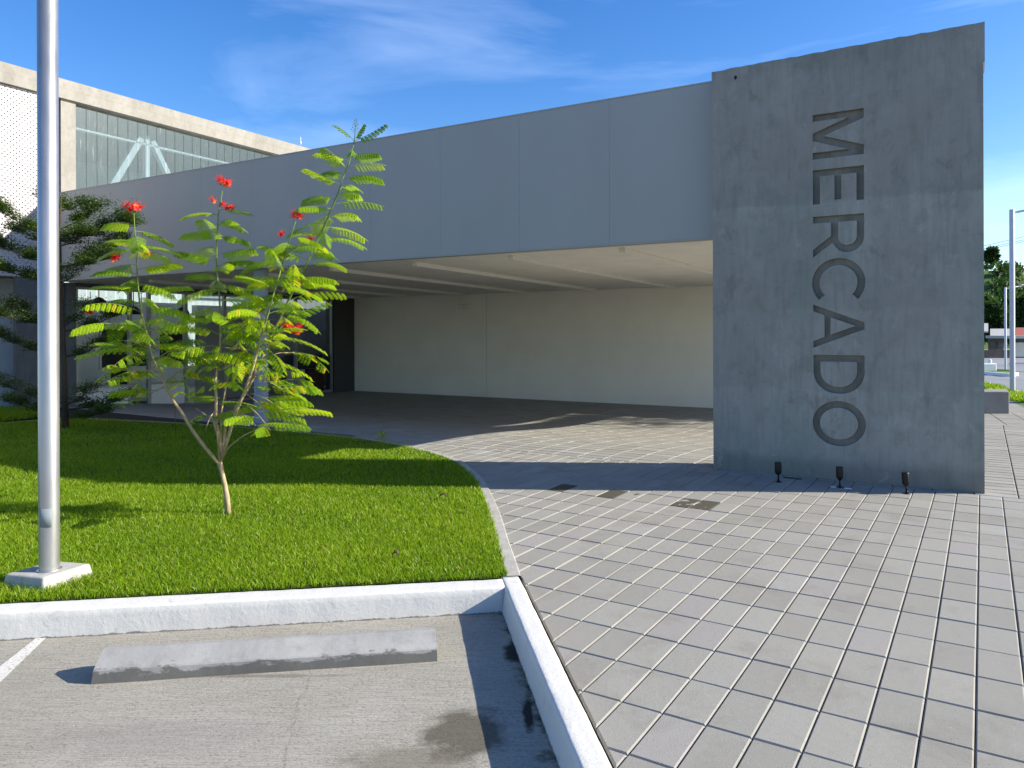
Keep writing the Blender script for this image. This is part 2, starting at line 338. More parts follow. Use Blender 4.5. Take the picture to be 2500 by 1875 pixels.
# ------------------------------------------------------------------ mesh helpers
class MB:
    def __init__(s): s.v = []; s.f = []; s.sm = []
    def add(s, vs, fs, smooth=False):
        o = len(s.v); s.v += [tuple(p) for p in vs]; s.f += [tuple(i + o for i in f) for f in fs]; s.sm += [smooth] * len(fs)
    def hexa(s, p):       # 8 points: bottom 4 then top 4
        s.add(p, [(3, 2, 1, 0), (4, 5, 6, 7), (0, 1, 5, 4), (1, 2, 6, 5), (2, 3, 7, 6), (3, 0, 4, 7)])
    def ubox(s, u0, u1, v0, v1, z0, z1):
        s.hexa([B3(u0, v0, z0), B3(u1, v0, z0), B3(u1, v1, z0), B3(u0, v1, z0), B3(u0, v0, z1), B3(u1, v0, z1), B3(u1, v1, z1), B3(u0, v1, z1)])
    def box(s, x0, x1, y0, y1, z0, z1):
        s.hexa([(x0, y0, z0), (x1, y0, z0), (x1, y1, z0), (x0, y1, z0), (x0, y0, z1), (x1, y0, z1), (x1, y1, z1), (x0, y1, z1)])
    def tube(s, pts, rad, n=8, cap=True):
        pts = [Vector(p) for p in pts]; rings = []
        if not hasattr(rad, '__len__'): rad = [rad] * len(pts)
        up = Vector((0.13, 0.31, 0.94))
        for k, p in enumerate(pts):
            d = (pts[min(k + 1, len(pts) - 1)] - pts[max(k - 1, 0)]).normalized()
            a = d.cross(up if abs(d.dot(up)) < 0.95 else Vector((1, 0, 0))).normalized(); b = d.cross(a).normalized()
            if rings_prev := (rings[-1] if rings else None): pass
            rings.append([p + (a * math.cos(2 * math.pi * j / n) + b * math.sin(2 * math.pi * j / n)) * rad[k] for j in range(n)])
        vs = [q for r in rings for q in r]; fs = []
        for k in range(len(rings) - 1):
            for j in range(n):
                fs.append((k * n + j, k * n + (j + 1) % n, (k + 1) * n + (j + 1) % n, (k + 1) * n + j))
        s.add(vs, fs, True)
        if cap:
            o = len(s.v) - len(vs)
            s.f.append(tuple(o + j for j in reversed(range(n)))); s.sm.append(False)
            s.f.append(tuple(o + (len(rings) - 1) * n + j for j in range(n))); s.sm.append(False)
    def lathe(s, cx, cy, prof, n=24):      # prof: (r, z)
        vs = [(cx + r * math.cos(2 * math.pi * j / n), cy + r * math.sin(2 * math.pi * j / n), z) for r, z in prof for j in range(n)]
        fs = [(k * n + j, k * n + (j + 1) % n, (k + 1) * n + (j + 1) % n, (k + 1) * n + j) for k in range(len(prof) - 1) for j in range(n)]
        s.add(vs, fs, True)
    def build(s, name, m, parent=None, loc=None):
        me = bpy.data.meshes.new(name); me.from_pydata(s.v, [], s.f); me.update()
        me.polygons.foreach_set('use_smooth', s.sm)
        o = bpy.data.objects.new(name, me); C.objects.link(o); me.materials.append(m)
        if loc is not None:
            me.transform(Matrix.Translation([-a for a in loc])); o.location = loc
        if parent is not None:
            o.parent = parent; o.location = (Vector(loc) if loc is not None else Vector((0, 0, 0))) - parent.location
            if loc is None: o.location = -parent.location
        return o
def bulk(name, verts, faces_n, nper, m, rnd=None, parent=None, smooth=False, extra=None):
    """verts (N,3); faces are consecutive runs of nper vertices"""
    me = bpy.data.meshes.new(name); nv = len(verts); nf = nv // nper
    me.vertices.add(nv); me.vertices.foreach_set('co', np.asarray(verts, np.float32).ravel())
    me.loops.add(nv); me.loops.foreach_set('vertex_index', np.arange(nv, dtype=np.int32))
    me.polygons.add(nf); me.polygons.foreach_set('loop_start', np.arange(0, nv, nper, dtype=np.int32))
    me.update(calc_edges=True)
    if rnd is not None:
        a = me.attributes.new('rnd', 'FLOAT', 'FACE'); a.data.foreach_set('value', np.asarray(rnd, np.float32))
    me.materials.append(m)
    o = bpy.data.objects.new(name, me); C.objects.link(o)
    if parent is not None: o.parent = parent; o.location = -parent.location
    return o
def tag(o, label=None, cat=None, group=None, kind=None):
    if label: o['label'] = label
    if cat: o['category'] = cat
    if group: o['group'] = group
    if kind: o['kind'] = kind
    return o
def thing(name, loc, label, cat, group=None, rz=0):
    o = bpy.data.objects.new(name, None); C.objects.link(o); o.location = loc; o.rotation_euler = (0, 0, rz); o.empty_display_size = 0.2
    return tag(o, label, cat, group)
def copy_tree(o, parent=None):
    c = o.copy(); C.objects.link(c); c.parent = parent
    for ch in list(o.children): copy_tree(ch, c)
    return c
def bevel(o, w, seg=2):
    md = o.modifiers.new('bevel', 'BEVEL'); md.width = w; md.segments = seg; md.limit_method = 'ANGLE'; return o

# ------------------------------------------------------------------ layout lines
def line_side(p, a, b): return (b[0] - a[0]) * (p[1] - a[1]) - (b[1] - a[1]) * (p[0] - a[0])
KC = (-0.052, 4.935)                                    # inside corner of the kerb (top)
KX = np.array([-3.076 - KC[0], 4.508 - KC[1]]); KX = -KX / np.linalg.norm(KX)      # direction along back kerb, to the right
KD = np.array([0.256 + 0.052, 2.89 - 4.935]); KD /= np.linalg.norm(KD)             # along side kerb towards the viewer
PDIR = math.atan2(KX[1], KX[0])
ZP = -0.141
cc, ss = math.cos(PDIR), math.sin(PDIR)
cx0, cy0, _ = G(735, 1700, ZP)
CRX = cx0 * cc + cy0 * ss
SD_ = np.array([-KD[1], KD[0]]); SD_ = SD_ if SD_[0] > 0 else -SD_
NB_ = np.array([-KX[1], KX[0]]); NB_ = NB_ if NB_[1] > 0 else -NB_
M['park'] = parking_mat(PDIR)

lawn_edge_px = [(1268, 1410), (1252, 1360), (1240, 1328), (1231, 1297), (1222, 1266), (1210, 1236), (1191, 1195), (1176, 1168), (1150, 1145), (1122, 1124), (1060, 1104), (985, 1087), (900, 1073), (814, 1063), (635, 1047), (407, 1031), (240, 1024), (163, 1021), (94, 1026), (0, 1034)]
edge_pts = [np.array(G(*p)[:2]) for p in lawn_edge_px]
def smooth_poly(P, n=3):
    P = [np.array(p, float) for p in P]
    for _ in range(n):
        Q = [P[0]]
        for a, b in zip(P[:-1], P[1:]): Q += [a * 0.75 + b * 0.25, a * 0.25 + b * 0.75]
        Q.append(P[-1]); P = Q
    return P
edge_s = smooth_poly(edge_pts[:18]) + edge_pts[18:]
back_in = np.array(KC) + KX * (-6.0)
lawn_poly = [tuple(p) for p in edge_s] + [(-13, 12.0), (-13, 3.2)]
kb = np.array([-0.033, 5.113]); kb_left = np.array([-3.188, 4.672])
far_left = kb + (kb_left - kb) * 3.4
lawn_poly = [tuple(p) for p in edge_s] + [(-12.5, 12.6), tuple(far_left)]
def in_poly(x, y, poly):
    x = np.asarray(x); y = np.asarray(y); c = np.zeros(x.shape, bool); n = len(poly)
    for i in range(n):
        x1, y1 = poly[i]; x2, y2 = poly[i - 1]
        if y1 == y2: continue
        c ^= ((y1 > y) != (y2 > y)) & (x < (x2 - x1) * (y - y1) / (y2 - y1) + x1)
    return c

# ------------------------------------------------------------------ setting: ground sheets
def sheet(name, poly, z, m, kind='structure', follow=False):
    bm = bmesh.new(); vs_ = [bm.verts.new((p[0], p[1], (zg(p[0], p[1]) if follow else 0) + z)) for p in poly]
    f = bm.faces.new(vs_)
    if f.normal.z < 0: f.normal_flip()
    bmesh.ops.triangulate(bm, faces=bm.faces[:])
    me = bpy.data.meshes.new(name); bm.to_mesh(me); bm.free(); me.materials.append(m)
    o = bpy.data.objects.new(name, me); C.objects.link(o); tag(o, kind=kind); return o
def terrain():
    mb = MB(); xs = list(np.linspace(-60, 40, 101)) + [60, 90, 140, 220, 400, 900]; ys = list(np.linspace(0, 60, 81)) + [70, 90, 130, 200, 400, 900]
    xs = [-900, -400, -150] + xs; ys = [-300, -60, -15] + ys
    nx, ny = len(xs), len(ys)
    side_a = np.array(KC); 
    vs_ = []
    for y in ys:
        for x in xs:
            z = zg(x, y) - 0.30
            vs_.append((x, y, z))
    fs = [(j * nx + i, j * nx + i + 1, (j + 1) * nx + i + 1, (j + 1) * nx + i) for j in range(ny - 1) for i in range(nx - 1)]
    mb.add(vs_, fs); o = mb.build('ground', M['ground']); tag(o, kind='structure')
terrain()

# parking floor
pc = np.array(KC) + 0.06 * KX * 1.0
def KP(a, b, z): # a along KX (right), b along KD (towards viewer) from inner corner
    p = np.array(KC) + KX * a + KD * b; return (p[0], p[1], z)
mb = MB(); mb.add([KP(-14, -0.06, ZP), KP(0.06, -0.06, ZP), KP(0.06, 9, ZP), KP(-14, 9, ZP)], [(0, 3, 2, 1)])
park = tag(mb.build('parking_lot', M['park']), kind='structure')
# painted bay line
la, lb = G(92, 1556, ZP), G(117, 1554, ZP); lc_, ld = G(0, 1628, ZP), G(0, 1668, ZP)
def ext(p, q, k): return tuple(np.array(p) + (np.array(q) - np.array(p)) * k)
def line_mat():
    m = mat('bay_line_paint', (0.55, 0.54, 0.5), 0.8); t = NT(m)
    n = t.noise(t.vec(), 60, 6, 0.7); t.col(t.mixc(t.ramp(n, [(0.36, 1.0), (0.5, 0.0)]), (0.58, 0.565, 0.52), (0.3, 0.285, 0.25))); t.bump(n, 0.004, 0.6); return m
mb = MB(); z4 = 0.004
A_ = [la, lb, ext(lb, ld, 6), ext(la, lc_, 6)]
mb.add([(p[0], p[1], ZP + z4) for p in A_], [(0, 3, 2, 1)])
tag(mb.build('parking_line', line_mat()), kind='structure')

# lawn soil + blades
lawn = sheet('lawn', lawn_poly, 0.004, M['soil'])
def blades(name, poly, bounds, dens, hmin, hmax, wid, m, zf=None, seed=1):
    g = np.random.default_rng(seed); X = []; Y = []; S = []
    for (y0, y1, d) in dens:
        x0, x1 = bounds; n = int((x1 - x0) * (y1 - y0) * d)
        x = g.uniform(x0, x1, n); y = g.uniform(y0, y1, n)
        k = in_poly(x, y, poly) & (x > -0.80 * y - 0.8)
        X.append(x[k]); Y.append(y[k]); S.append(np.full(k.sum(), 1.0 + max(0, (y0 - 5)) * 0.12))
    X = np.concatenate(X); Y = np.concatenate(Y); S = np.concatenate(S); n = len(X)
    patch = np.sin(X * 2.3 + 1.7 * np.sin(Y * 1.9)) * np.sin(Y * 2.7 + X * .7)
    h = g.uniform(hmin, hmax, n) * (1 + 0.22 * patch); w = wid * S * g.uniform(0.7, 1.3, n)
    a = g.uniform(0, 2 * np.pi, n); l = g.uniform(0.15, 0.95, n) * h; la_ = g.uniform(0, 2 * np.pi, n)
    dx, dy = np.cos(a) * w / 2, np.sin(a) * w / 2; lx, ly = np.cos(la_) * l, np.sin(la_) * l
    z0 = np.full(n, 0.003) if zf is None else zf(X, Y)
    P = np.stack([
        np.stack([X - dx, Y - dy, z0], 1), np.stack([X + dx, Y + dy, z0], 1),
        np.stack([X + lx * .45 + dx * .7, Y + ly * .45 + dy * .7, z0 + h * .6], 1),
        np.stack([X + lx, Y + ly, z0 + h], 1),
        np.stack([X + lx * .45 - dx * .7, Y + ly * .45 - dy * .7, z0 + h * .6], 1)], 1).reshape(-1, 3)
    r = np.clip(g.normal(0.5, 0.2, n) + 0.12 * patch, 0, 0.93); r[g.random(n) < 0.04] = 1.0
    o = bulk(name, P, n, 5, m, r); tag(o, kind='stuff'); return o
def inward(P, a):
    out = []
    for k in range(len(P)):
        d = P[min(k + 1, len(P) - 1)] - P[max(k - 1, 0)]; d = d / (np.linalg.norm(d) + 1e-9); out.append(tuple(P[k] + np.array([-d[1], d[0]]) * a))
    return out
lawn_in = inward(edge_s, 0.075) + [(-12.5, 12.5), tuple(far_left)]
gr = blades('grass', lawn_in, (-10.5, 0.2), [(4.0, 6.5, 11500), (6.5, 8.5, 7000), (8.5, 11, 3600), (11, 15.2, 2000)], 0.020, 0.052, 0.0048, M['grass'])
tag(gr, 'bright green short grass covering the curved lawn bed', 'grass')

# kerbs (white, battered, a little uneven)
def strip_mesh(path, prof, jitter, seed=0):
    """path: list of (pos xy, outward xy); prof: list of (offset, z). Long solid with noisy surface"""
    mb = MB(); n = len(prof); vs_ = []
    for k, (p, o) in enumerate(path):
        for (a, z) in prof:
            q = np.array(p) + np.array(o) * a
            j = mnoise.noise_vector(Vector((q[0] * 6 + seed, q[1] * 6, z * 6))) * jitter + mnoise.noise_vector(Vector((q[0] * 22 + seed, q[1] * 22, z * 22))) * jitter * 0.5
            vs_.append((q[0] + j.x, q[1] + j.y, z + j.z * 0.8))
    fs = [(k * n + j, k * n + j + 1, (k + 1) * n + j + 1, (k + 1) * n + j) for k in range(len(path) - 1) for j in range(n - 1)]
    mb.add(vs_, fs, True)
    mb.f.append(tuple(reversed(range(n)))); mb.sm.append(False); mb.f.append(tuple((len(path) - 1) * n + j for j in range(n))); mb.sm.append(False)
    return mb
def prof_kerb(w, top, bot, batter, sub=5):
    P = [(-batter + 0.0, bot)]
    for k in range(1, sub): P.append((-batter + batter * k / sub, bot + (top - 0.012 - bot) * k / sub))
    P += [(0.0, top - 0.012), (0.006, top - 0.003), (0.016, top)]
    for k in range(1, 4): P.append((0.016 + (w - 0.032) * k / 4, top))
    P += [(w - 0.016, top), (w - 0.005, top - 0.004), (w, top - 0.014), (w + 0.002, bot)]
    return P
NB = np.array([-KX[1], KX[0]])                          # away from viewer
if NB[1] < 0: NB = -NB
SD = np.array([-KD[1], KD[0]])
if SD[0] < 0: SD = -SD
bk = [(np.array(KC) + KX * s_, NB) for s_ in np.arange(-7.0, 0.0001, 0.035)]
kmb = strip_mesh(bk, prof_kerb(0.175, 0.022, ZP - 0.02, 0.018), 0.0028, 3)
o = kmb.build('kerb', M['kerb']); tag(o, kind='structure')
sk = [(np.array(KC) + KD * s_, SD * (1.0 + 0.0 * s_)) for s_ in np.arange(-0.19, 4.6, 0.035)]
kmb = strip_mesh(sk, prof_kerb(0.125, 0.026, ZP - 0.02, 0.024), 0.003, 8)
o = kmb.build('kerb', M['kerb']); tag(o, kind='structure')
# black joint line between side kerb and paving is open sand
# concrete edging round the lawn
def edging():
    mb = MB(); P = edge_s[:]; vs_ = []; n = len(P)
    for k in range(n):
        d = P[min(k + 1, n - 1)] - P[max(k - 1, 0)]; d /= np.linalg.norm(d) + 1e-9; nn = np.array([-d[1], d[0]])
        for (a, z) in ((-0.012, -0.03), (-0.010, 0.010), (-0.004, 0.014), (0.085, 0.014), (0.09, -0.03)):
            q = P[k] + nn * a * (1 if True else -1); vs_.append((q[0], q[1], z + zg(*q) * 0))
    m_ = 5; fs = [(k * m_ + j, k * m_ + j + 1, (k + 1) * m_ + j + 1, (k + 1) * m_ + j) for k in range(n - 1) for j in range(m_ - 1)]
    mb.add(vs_, fs, False); o = mb.build('kerb_edging', M['edging']); tag(o, kind='structure')
edging()

# ------------------------------------------------------------------ pavement of real pavers
GA, GB, GYAW = 0.197, 0.3824, R(32.04); GO = np.array([0.329, 3.555])
IA = np.array([math.cos(GYAW), -math.sin(GYAW)]); JA = np.array([math.sin(GYAW), math.cos(GYAW)])
def clip(poly, a, n):     # keep side where dot(p-a,n) >= 0
    out = []
    for i in range(len(poly)):
        p, q = poly[i], poly[(i + 1) % len(poly)]; dp = float(np.dot(p - a, n)); dq = float(np.dot(q - a, n))
        if dp >= 0: out.append(p)
        if dp * dq < 0: out.append(p + (q - p) * (dp / (dp - dq)))
    return out
def inset(poly, d):
    n = len(poly); out = []
    for i in range(n):
        a, b, c_ = poly[i - 1], poly[i], poly[(i + 1) % n]
        e1 = b - a; e2 = c_ - b; l1 = np.linalg.norm(e1); l2 = np.linalg.norm(e2)
        if l1 < 1e-4 or l2 < 1e-4: return None
        n1 = np.array([-e1[1], e1[0]]) / l1; n2 = np.array([-e2[1], e2[0]]) / l2
        den = 1 + float(np.dot(n1, n2))
        if den < 0.2: return None
        out.append(b + (n1 + n2) * d / den)
    return out
kout = np.array(KC) + SD * 0.137
wet_tiles = {}
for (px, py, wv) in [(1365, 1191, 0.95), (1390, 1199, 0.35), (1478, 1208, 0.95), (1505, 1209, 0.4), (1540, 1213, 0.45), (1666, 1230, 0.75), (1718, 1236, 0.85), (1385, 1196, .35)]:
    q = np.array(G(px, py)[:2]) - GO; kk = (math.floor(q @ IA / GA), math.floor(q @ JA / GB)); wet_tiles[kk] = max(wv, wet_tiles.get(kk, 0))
def pavers():
    V = []; F = []; RN = []; WT = []
    rg = random.Random(5)
    slab_c = [np.array(p) for p in SLAB_FOOT]
    def tile(i0, j0, i1, j1, wet=0.0, O=GO, I=IA, J=JA, g_=0.0024):
        cen = O + I * (i0 + i1) / 2 + J * (j0 + j1) / 2
        cx, cy = cen
        if cx < -0.78 * cy - 2.5 or cx > 0.72 * cy + 2.6: return
        if cy < 1.2: return
        poly = [O + I * a + J * b for a, b in ((i0 + g_, j0 + g_), (i1 - g_, j0 + g_), (i1 - g_, j1 - g_), (i0 + g_, j1 - g_))]
        if float(np.dot(cen - kout, SD)) < 0.5 and cy < 5.6:
            poly = clip(poly, kout + SD * 0.012, SD) 
            if len(poly) < 3: return
        u, v = b_uv(cx, cy)
        if u < -18.0 or (v > 19.95 and u < 0.7): return
        poly = [np.array(p) for p in poly]
        ar = 0.5 * sum(poly[k - 1][0] * poly[k][1] - poly[k][0] * poly[k - 1][1] for k in range(len(poly)))
        if ar < 0: poly = poly[::-1]
        if abs(ar) < 2e-4: return
        c1 = inset(poly, 0.0065)
        if c1 is None: return
        if all(in_poly(np.array([p[0]]), np.array([p[1]]), lawn_poly)[0] for p in poly): return
        dz = rg.gauss(0, 0.0007); tx, ty = rg.gauss(0, 0.0035), rg.gauss(0, 0.0035)
        n = len(poly); o = len(V); rn = rg.random() ** 1.0
        ll = in_poly(np.array([cx]), np.array([cy]), lawn_poly)[0]
        for p in c1: V.append((p[0], p[1], dz + tx * (p[0] - cx) + ty * (p[1] - cy) + zg(*p)))
        for p in poly: V.append((p[0], p[1], dz - 0.0065 + tx * (p[0] - cx) + ty * (p[1] - cy) + zg(*p)))
        for p in poly: V.append((p[0], p[1], -0.03 + zg(*p)))
        F.append(tuple(range(o, o + n))); 
        for k in range(n):
            k2 = (k + 1) % n
            F.append((o + n + k, o + n + k2, o + k2, o + k)); F.append((o + 2 * n + k, o + 2 * n + k2, o + n + k2, o + n + k))
        RN.extend([rn] * (1 + 2 * n)); WT.extend([wet] * (1 + 2 * n))
    JB = 15.5
    for i in range(-36, 26):
        for j in range(-7, 15):
            tile(i * GA, j * GB, (i + 1) * GA, (j + 1) * GB, wet_tiles.get((i, j), 0.0))
        tile(i * GA, 15 * GB, (i + 1) * GA, JB * GB)
    for i in range(-72, 34):
        for j in range(0, 66):
            off = 0.0
            if i >= 3 and JB * GB + j * GA > 33.2 * GB: continue
            tile(i * GB + off, JB * GB + j * GA, (i + 1) * GB + off, JB * GB + (j + 1) * GA, g_=0.0042)
    # third field, turned, past the bench
    p0 = np.array(G(2414.6, 1012)[:2]); p1 = np.array(G(2450, 1036.5)[:2]); d = p0 - p1; d /= np.linalg.norm(d); I3 = np.array([d[1], -d[0]])
    O3 = GO + IA * (3 * GB) + JA * (33.2 * GB)
    for i in range(-40, 60):
        for j in range(-30, 40):
            a, b = i * 0.42, j * 0.2
            cen = O3 + I3 * (a + .21) + d * (b + .1); q = cen - GO
            if q @ JA < 33.2 * GB + 0.12 or q @ IA < 3 * GB: continue
            if cen[1] > 20.5: continue
            tile(a, b, a + 0.42, b + 0.2, 0.0, O3, I3, d)
    me = bpy.data.meshes.new('pavement'); me.from_pydata(V, [], F); me.update()
    a = me.attributes.new('rnd', 'FLOAT', 'FACE'); a.data.foreach_set('value', np.array(RN, np.float32))
    a = me.attributes.new('wet', 'FLOAT', 'FACE'); a.data.foreach_set('value', np.array(WT, np.float32))
    me.materials.append(M['paver']); o = bpy.data.objects.new('pavement', me); C.objects.link(o); tag(o, kind='structure')
SL0 = np.array([2.479, 9.267]); SL1 = np.array([4.889, 7.783]); SE = (SL1 - SL0) / np.linalg.norm(SL1 - SL0); SN = np.array([-SE[1], SE[0]])
if SN[1] < 0: SN = -SN
SW = float(np.linalg.norm(SL1 - SL0)); SH = 4.89; STH = 0.42
SLAB_FOOT = [SL0, SL1, SL1 + SN * STH, SL0 + SN * STH]
pavers()
# sand bed under the pavers
def bed():
    mb = MB(); xs = np.arange(-26, 22, 0.8); ys = np.arange(-1.0, 34, 0.8); vs_ = []; nx = len(xs); ny = len(ys)
    for y in ys:
        for x in xs: vs_.append((x, y, zg(x, y) - 0.014))
    fs = []
    for j in range(ny - 1):
        for i in range(nx - 1):
            c_ = np.array([xs[i] + .4, ys[j] + .4])
            if float(np.dot(c_ - kout, SD)) < 0.75 and c_[1] < 5.9 : continue
            if c_[1] > 20.6 and b_uv(*c_)[0] > -1: continue
            fs.append((j * nx + i, j * nx + i + 1, (j + 1) * nx + i + 1, (j + 1) * nx + i))
    mb.add(vs_, fs); 
    # narrow slanted strip up to the kerb
    a0 = kout - KD * 0.9 - SD * 0.02; a1 = kout + KD * 6 - SD * 0.02
    z_ = -0.0185
    mb.add([(a0[0], a0[1], z_), (a1[0], a1[1], z_), (a1[0] + SD[0] * 2.4, a1[1] + SD[1] * 2.4, z_), (a0[0] + SD[0] * 2.4, a0[1] + SD[1] * 2.4, z_)], [(0, 1, 2, 3)])
    tag(mb.build('paver_bed', M['joint']), kind='structure')
bed()

# ------------------------------------------------------------------ sign wall with engraved letters
def ring(cx, cy, rx, ry, n=48, a0=0, a1=2 * math.pi): return [(cx + rx * math.cos(a0 + (a1 - a0) * k / n), cy + ry * math.sin(a0 + (a1 - a0) * k / n)) for k in range(n)]
def D_out(w, h, x0=0.0, y0=0.0, r=None, n=14):
    r = r or h / 2
    P = [(x0, y0)] + [(x0 + w - r + r * math.sin(math.pi * k / (2 * n)), y0 + r - r * math.cos(math.pi * k / (2 * n))) for k in range(n + 1)]
    P += [(x0 + w - r + r * math.cos(math.pi * k / (2 * n)), y0 + h - r + r * math.sin(math.pi * k / (2 * n))) for k in range(n + 1)] + [(x0, y0 + h)]
    return P
T = 0.143
GLY = {
 'M': (0.96, [[(0, 0), (0, 1), (.20, 1), (.48, .22), (.76, 1), (.96, 1), (.96, 0), (.815, 0), (.815, .70), (.56, 0), (.40, 0), (.145, .70), (.145, 0)]], []),
 'E': (0.74, [[(0, 0), (0, 1), (.72, 1), (.72, 1 - T), (T, 1 - T), (T, .565), (.67, .565), (.67, .43), (T, .43), (T, T), (.74, T), (.74, 0)]], []),
 'R': (0.86, [[(0, 0), (0, 1), (.47, 1)] + [(.47 + .32 * math.sin(math.pi * k / 16), .68 + .32 * math.cos(math.pi * k / 16)) for k in range(1, 12)] + [(.58, .385), (.87, 0), (.705, 0), (.43, .36), (T, .36), (T, 0)]],
       [[(T, .50), (.46, .50)] + [(.46 + .18 * math.sin(math.pi * k / 12), .68 - .18 * math.cos(math.pi * k / 12)) for k in range(1, 12)] + [(.46, .86), (T, .86)]]),
 'C': (0.88, [[(.5 + .52 * math.cos(a), .5 + .52 * math.sin(a)) for a in [R(47) + R(266) * k / 40 for k in range(41)]] + [(.5 + .37 * math.cos(a), .5 + .37 * math.sin(a)) for a in [R(313) - R(266) * k / 40 for k in range(41)]]], []),
 'A': (0.93, [[(0, 0), (.395, 1), (.535, 1), (.93, 0), (.785, 0), (.70, .225), (.23, .225), (.145, 0)]], [[(.28, .345), (.65, .345), (.465, .83)]]),
 'D': (0.84, [D_out(.84, 1.0, 0, 0, .47)], [D_out(.84 - 2 * T, 1.0 - 2 * T, T, T, .345)]),
 'O': (1.0, [ring(.5, .5, .5, .52)], [ring(.5, .5, .35, .37)]),
}
LET = [('M', 4.178, 3.665), ('E', 3.541, 3.147), ('R', 3.006, 2.538), ('C', 2.519, 2.050), ('A', 1.997, 1.500), ('D', 1.419, 0.982), ('O', 0.898, 0.387)]
S0, CAPH = 1.163, 0.538
def glyph_paths():
    out = []
    for ch, zt, zb in LET:
        w, outs, holes = GLY[ch]
        for kind, group in (('o', outs), ('h', holes)):
            for P in group:
                xs = [p[0] for p in (outs[0])]; x0, x1 = min(xs), max(xs)
                out.append([(S0 + p[1] * CAPH, zt - (p[0] - x0) / (x1 - x0) * (zt - zb)) for p in P])
    return out
def sign_wall():
    cu = bpy.data.curves.new('sign_face', 'CURVE'); cu.dimensions = '2D'; cu.fill_mode = 'FRONT'; cu.extrude = 0.0
    def spl(P):
        s_ = cu.splines.new('POLY'); s_.points.add(len(P) - 1)
        for k, p in enumerate(P): s_.points[k].co = (p[0], p[1], 0, 1)
        s_.use_cyclic_u = True
    rgj = random.Random(3)
    outer = [(0, 0), (SW, 0)]
    outer += [(SW, SH - 0.42), (SW + 0.014, SH - 0.41), (SW + 0.014, SH - 0.0)]
    top = [(SW * (1 - k / 40), SH + rgj.uniform(-0.006, 0.006)) for k in range(1, 40)]
    outer += top + [(-0.008, SH), (-0.008, SH - 0.42), (0, SH - 0.43)]
    spl(outer)
    paths = glyph_paths()
    for P in paths: spl(P)
    ob = bpy.data.objects.new('tmp', cu); C.objects.link(ob)
    dg = bpy.context.evaluated_depsgraph_get()
    me = bpy.data.meshes.new_from_object(ob.evaluated_get(dg)); bpy.data.objects.remove(ob)
    bm = bmesh.new(); bm.from_mesh(me)
    bmesh.ops.remove_doubles(bm, verts=bm.verts[:], dist=1e-5)
    # local: x = along, y = height ; make depth axis z -> later map
    def mp_(s_, h, d): p = SL0 + SE * s_ + SN * d; return (p[0], p[1], h)
    DEP = 0.065
    mb = MB()
    vs_ = [mp_(v.co.x, v.co.y, 0.0) for v in bm.verts]; bm.verts.ensure_lookup_table()
    mb.add(vs_, [tuple(v.index for v in f.verts) for f in bm.faces])
    bm.free()
    def wall(P, d0, d1):
        n = len(P); o_ = [mp_(p[0], p[1], d0) for p in P] + [mp_(p[0], p[1], d1) for p in P]
        mb.add(o_, [(k, (k + 1) % n, n + (k + 1) % n, n + k) for k in range(n)])
    for P in paths: wall(P, 0.0, DEP)
    for P in paths:                                    # arrises: slightly worn inner lip at the recess edge
        pass
    # recess floor (one plate inside the wall) and the body
    rc = MB(); rc.add([mp_(S0 - 0.03, LET[-1][2] - 0.05, DEP), mp_(S0 + CAPH + 0.03, LET[-1][2] - 0.05, DEP), mp_(S0 + CAPH + 0.03, LET[0][1] + 0.05, DEP), mp_(S0 - 0.03, LET[0][1] + 0.05, DEP)], [(0, 1, 2, 3)])
    wall(outer, 0.0, STH); RC = rc
    n = len(outer); mb.add([mp_(p[0], p[1], STH) for p in outer], [tuple(reversed(range(n)))])
    o = mb.build('sign_wall', M['slab'], loc=(SL0[0], SL0[1], 0.0))
    bm = bmesh.new(); bm.from_mesh(o.data); bmesh.ops.recalc_face_normals(bm, faces=bm.faces[:]); bm.to_mesh(o.data); bm.free()
    tag(o, 'tall grey concrete slab engraved with MERCADO reading downwards', 'sign wall')
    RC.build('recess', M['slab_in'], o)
    for (hs_, hz_, hr_) in ((0.285, 4.77, 0.026),):
        h = MB(); n = 16; c_ = [mp_(hs_ + hr_ * .7 * math.cos(2 * math.pi * k / n), hz_ + hr_ * math.sin(2 * math.pi * k / n), -0.0015) for k in range(n)]
        h.add(c_, [tuple(range(n))]); h.build('tie_hole', M['blackp'], o)
sign_wall()

# spotlights at its foot
def spotlight(p, lean, label, first=[]):
    if not first:
        t = thing('spotlight', (0, 0, 0), label, 'spotlight', 'garden spotlights at the foot of the sign wall')
        mb = MB(); mb.lathe(0, 0, [(0.0, 0.0), (0.035, 0.0), (0.035, 0.006), (0.012, 0.012), (0.0, 0.012)], 14); mb.build('base_plate', M['blackp'], t)
        mb = MB(); mb.tube([(0, 0, 0.01), (0, 0, 0.03)], 0.014, 10); mb.tube([(0, 0, 0.03), (0, 0.002, 0.095)], 0.008, 10); mb.build('stem', M['blackp'], t)
        h = MB(); h.lathe(0, 0, [(0.0, 0.075), (0.012, 0.078), (0.034, 0.105), (0.036, 0.12), (0.036, 0.215), (0.034, 0.224), (0.0, 0.226)], 20)
        ho = h.build('lamp_head', M['blackp'], t)
        l_ = MB(); l_.lathe(0, 0, [(0.0, 0.2275), (0.028, 0.2275)], 20); l_.build('lens', M['screen'], ho)
        first.append(t)
    else:
        t = copy_tree(first[0]); t['label'] = label
    t.location = p; t.rotation_euler = (lean[0], lean[1], 0)
    return t
for (px, py, lean, lab) in [(1900.6, 1177, (0.02, -0.03), 'black garden spotlight beside a dark drain slot, leftmost of the three by the sign wall'),
                            (2050.6, 1190, (0.0, -0.02), 'black garden spotlight with pale cement dabs round its base, middle of the three'),
                            (2214, 1205.5, (0.03, -0.09), 'black garden spotlight with a sun glint on its edge, rightmost of the three')]:
    spotlight(G(px, py), lean, lab)
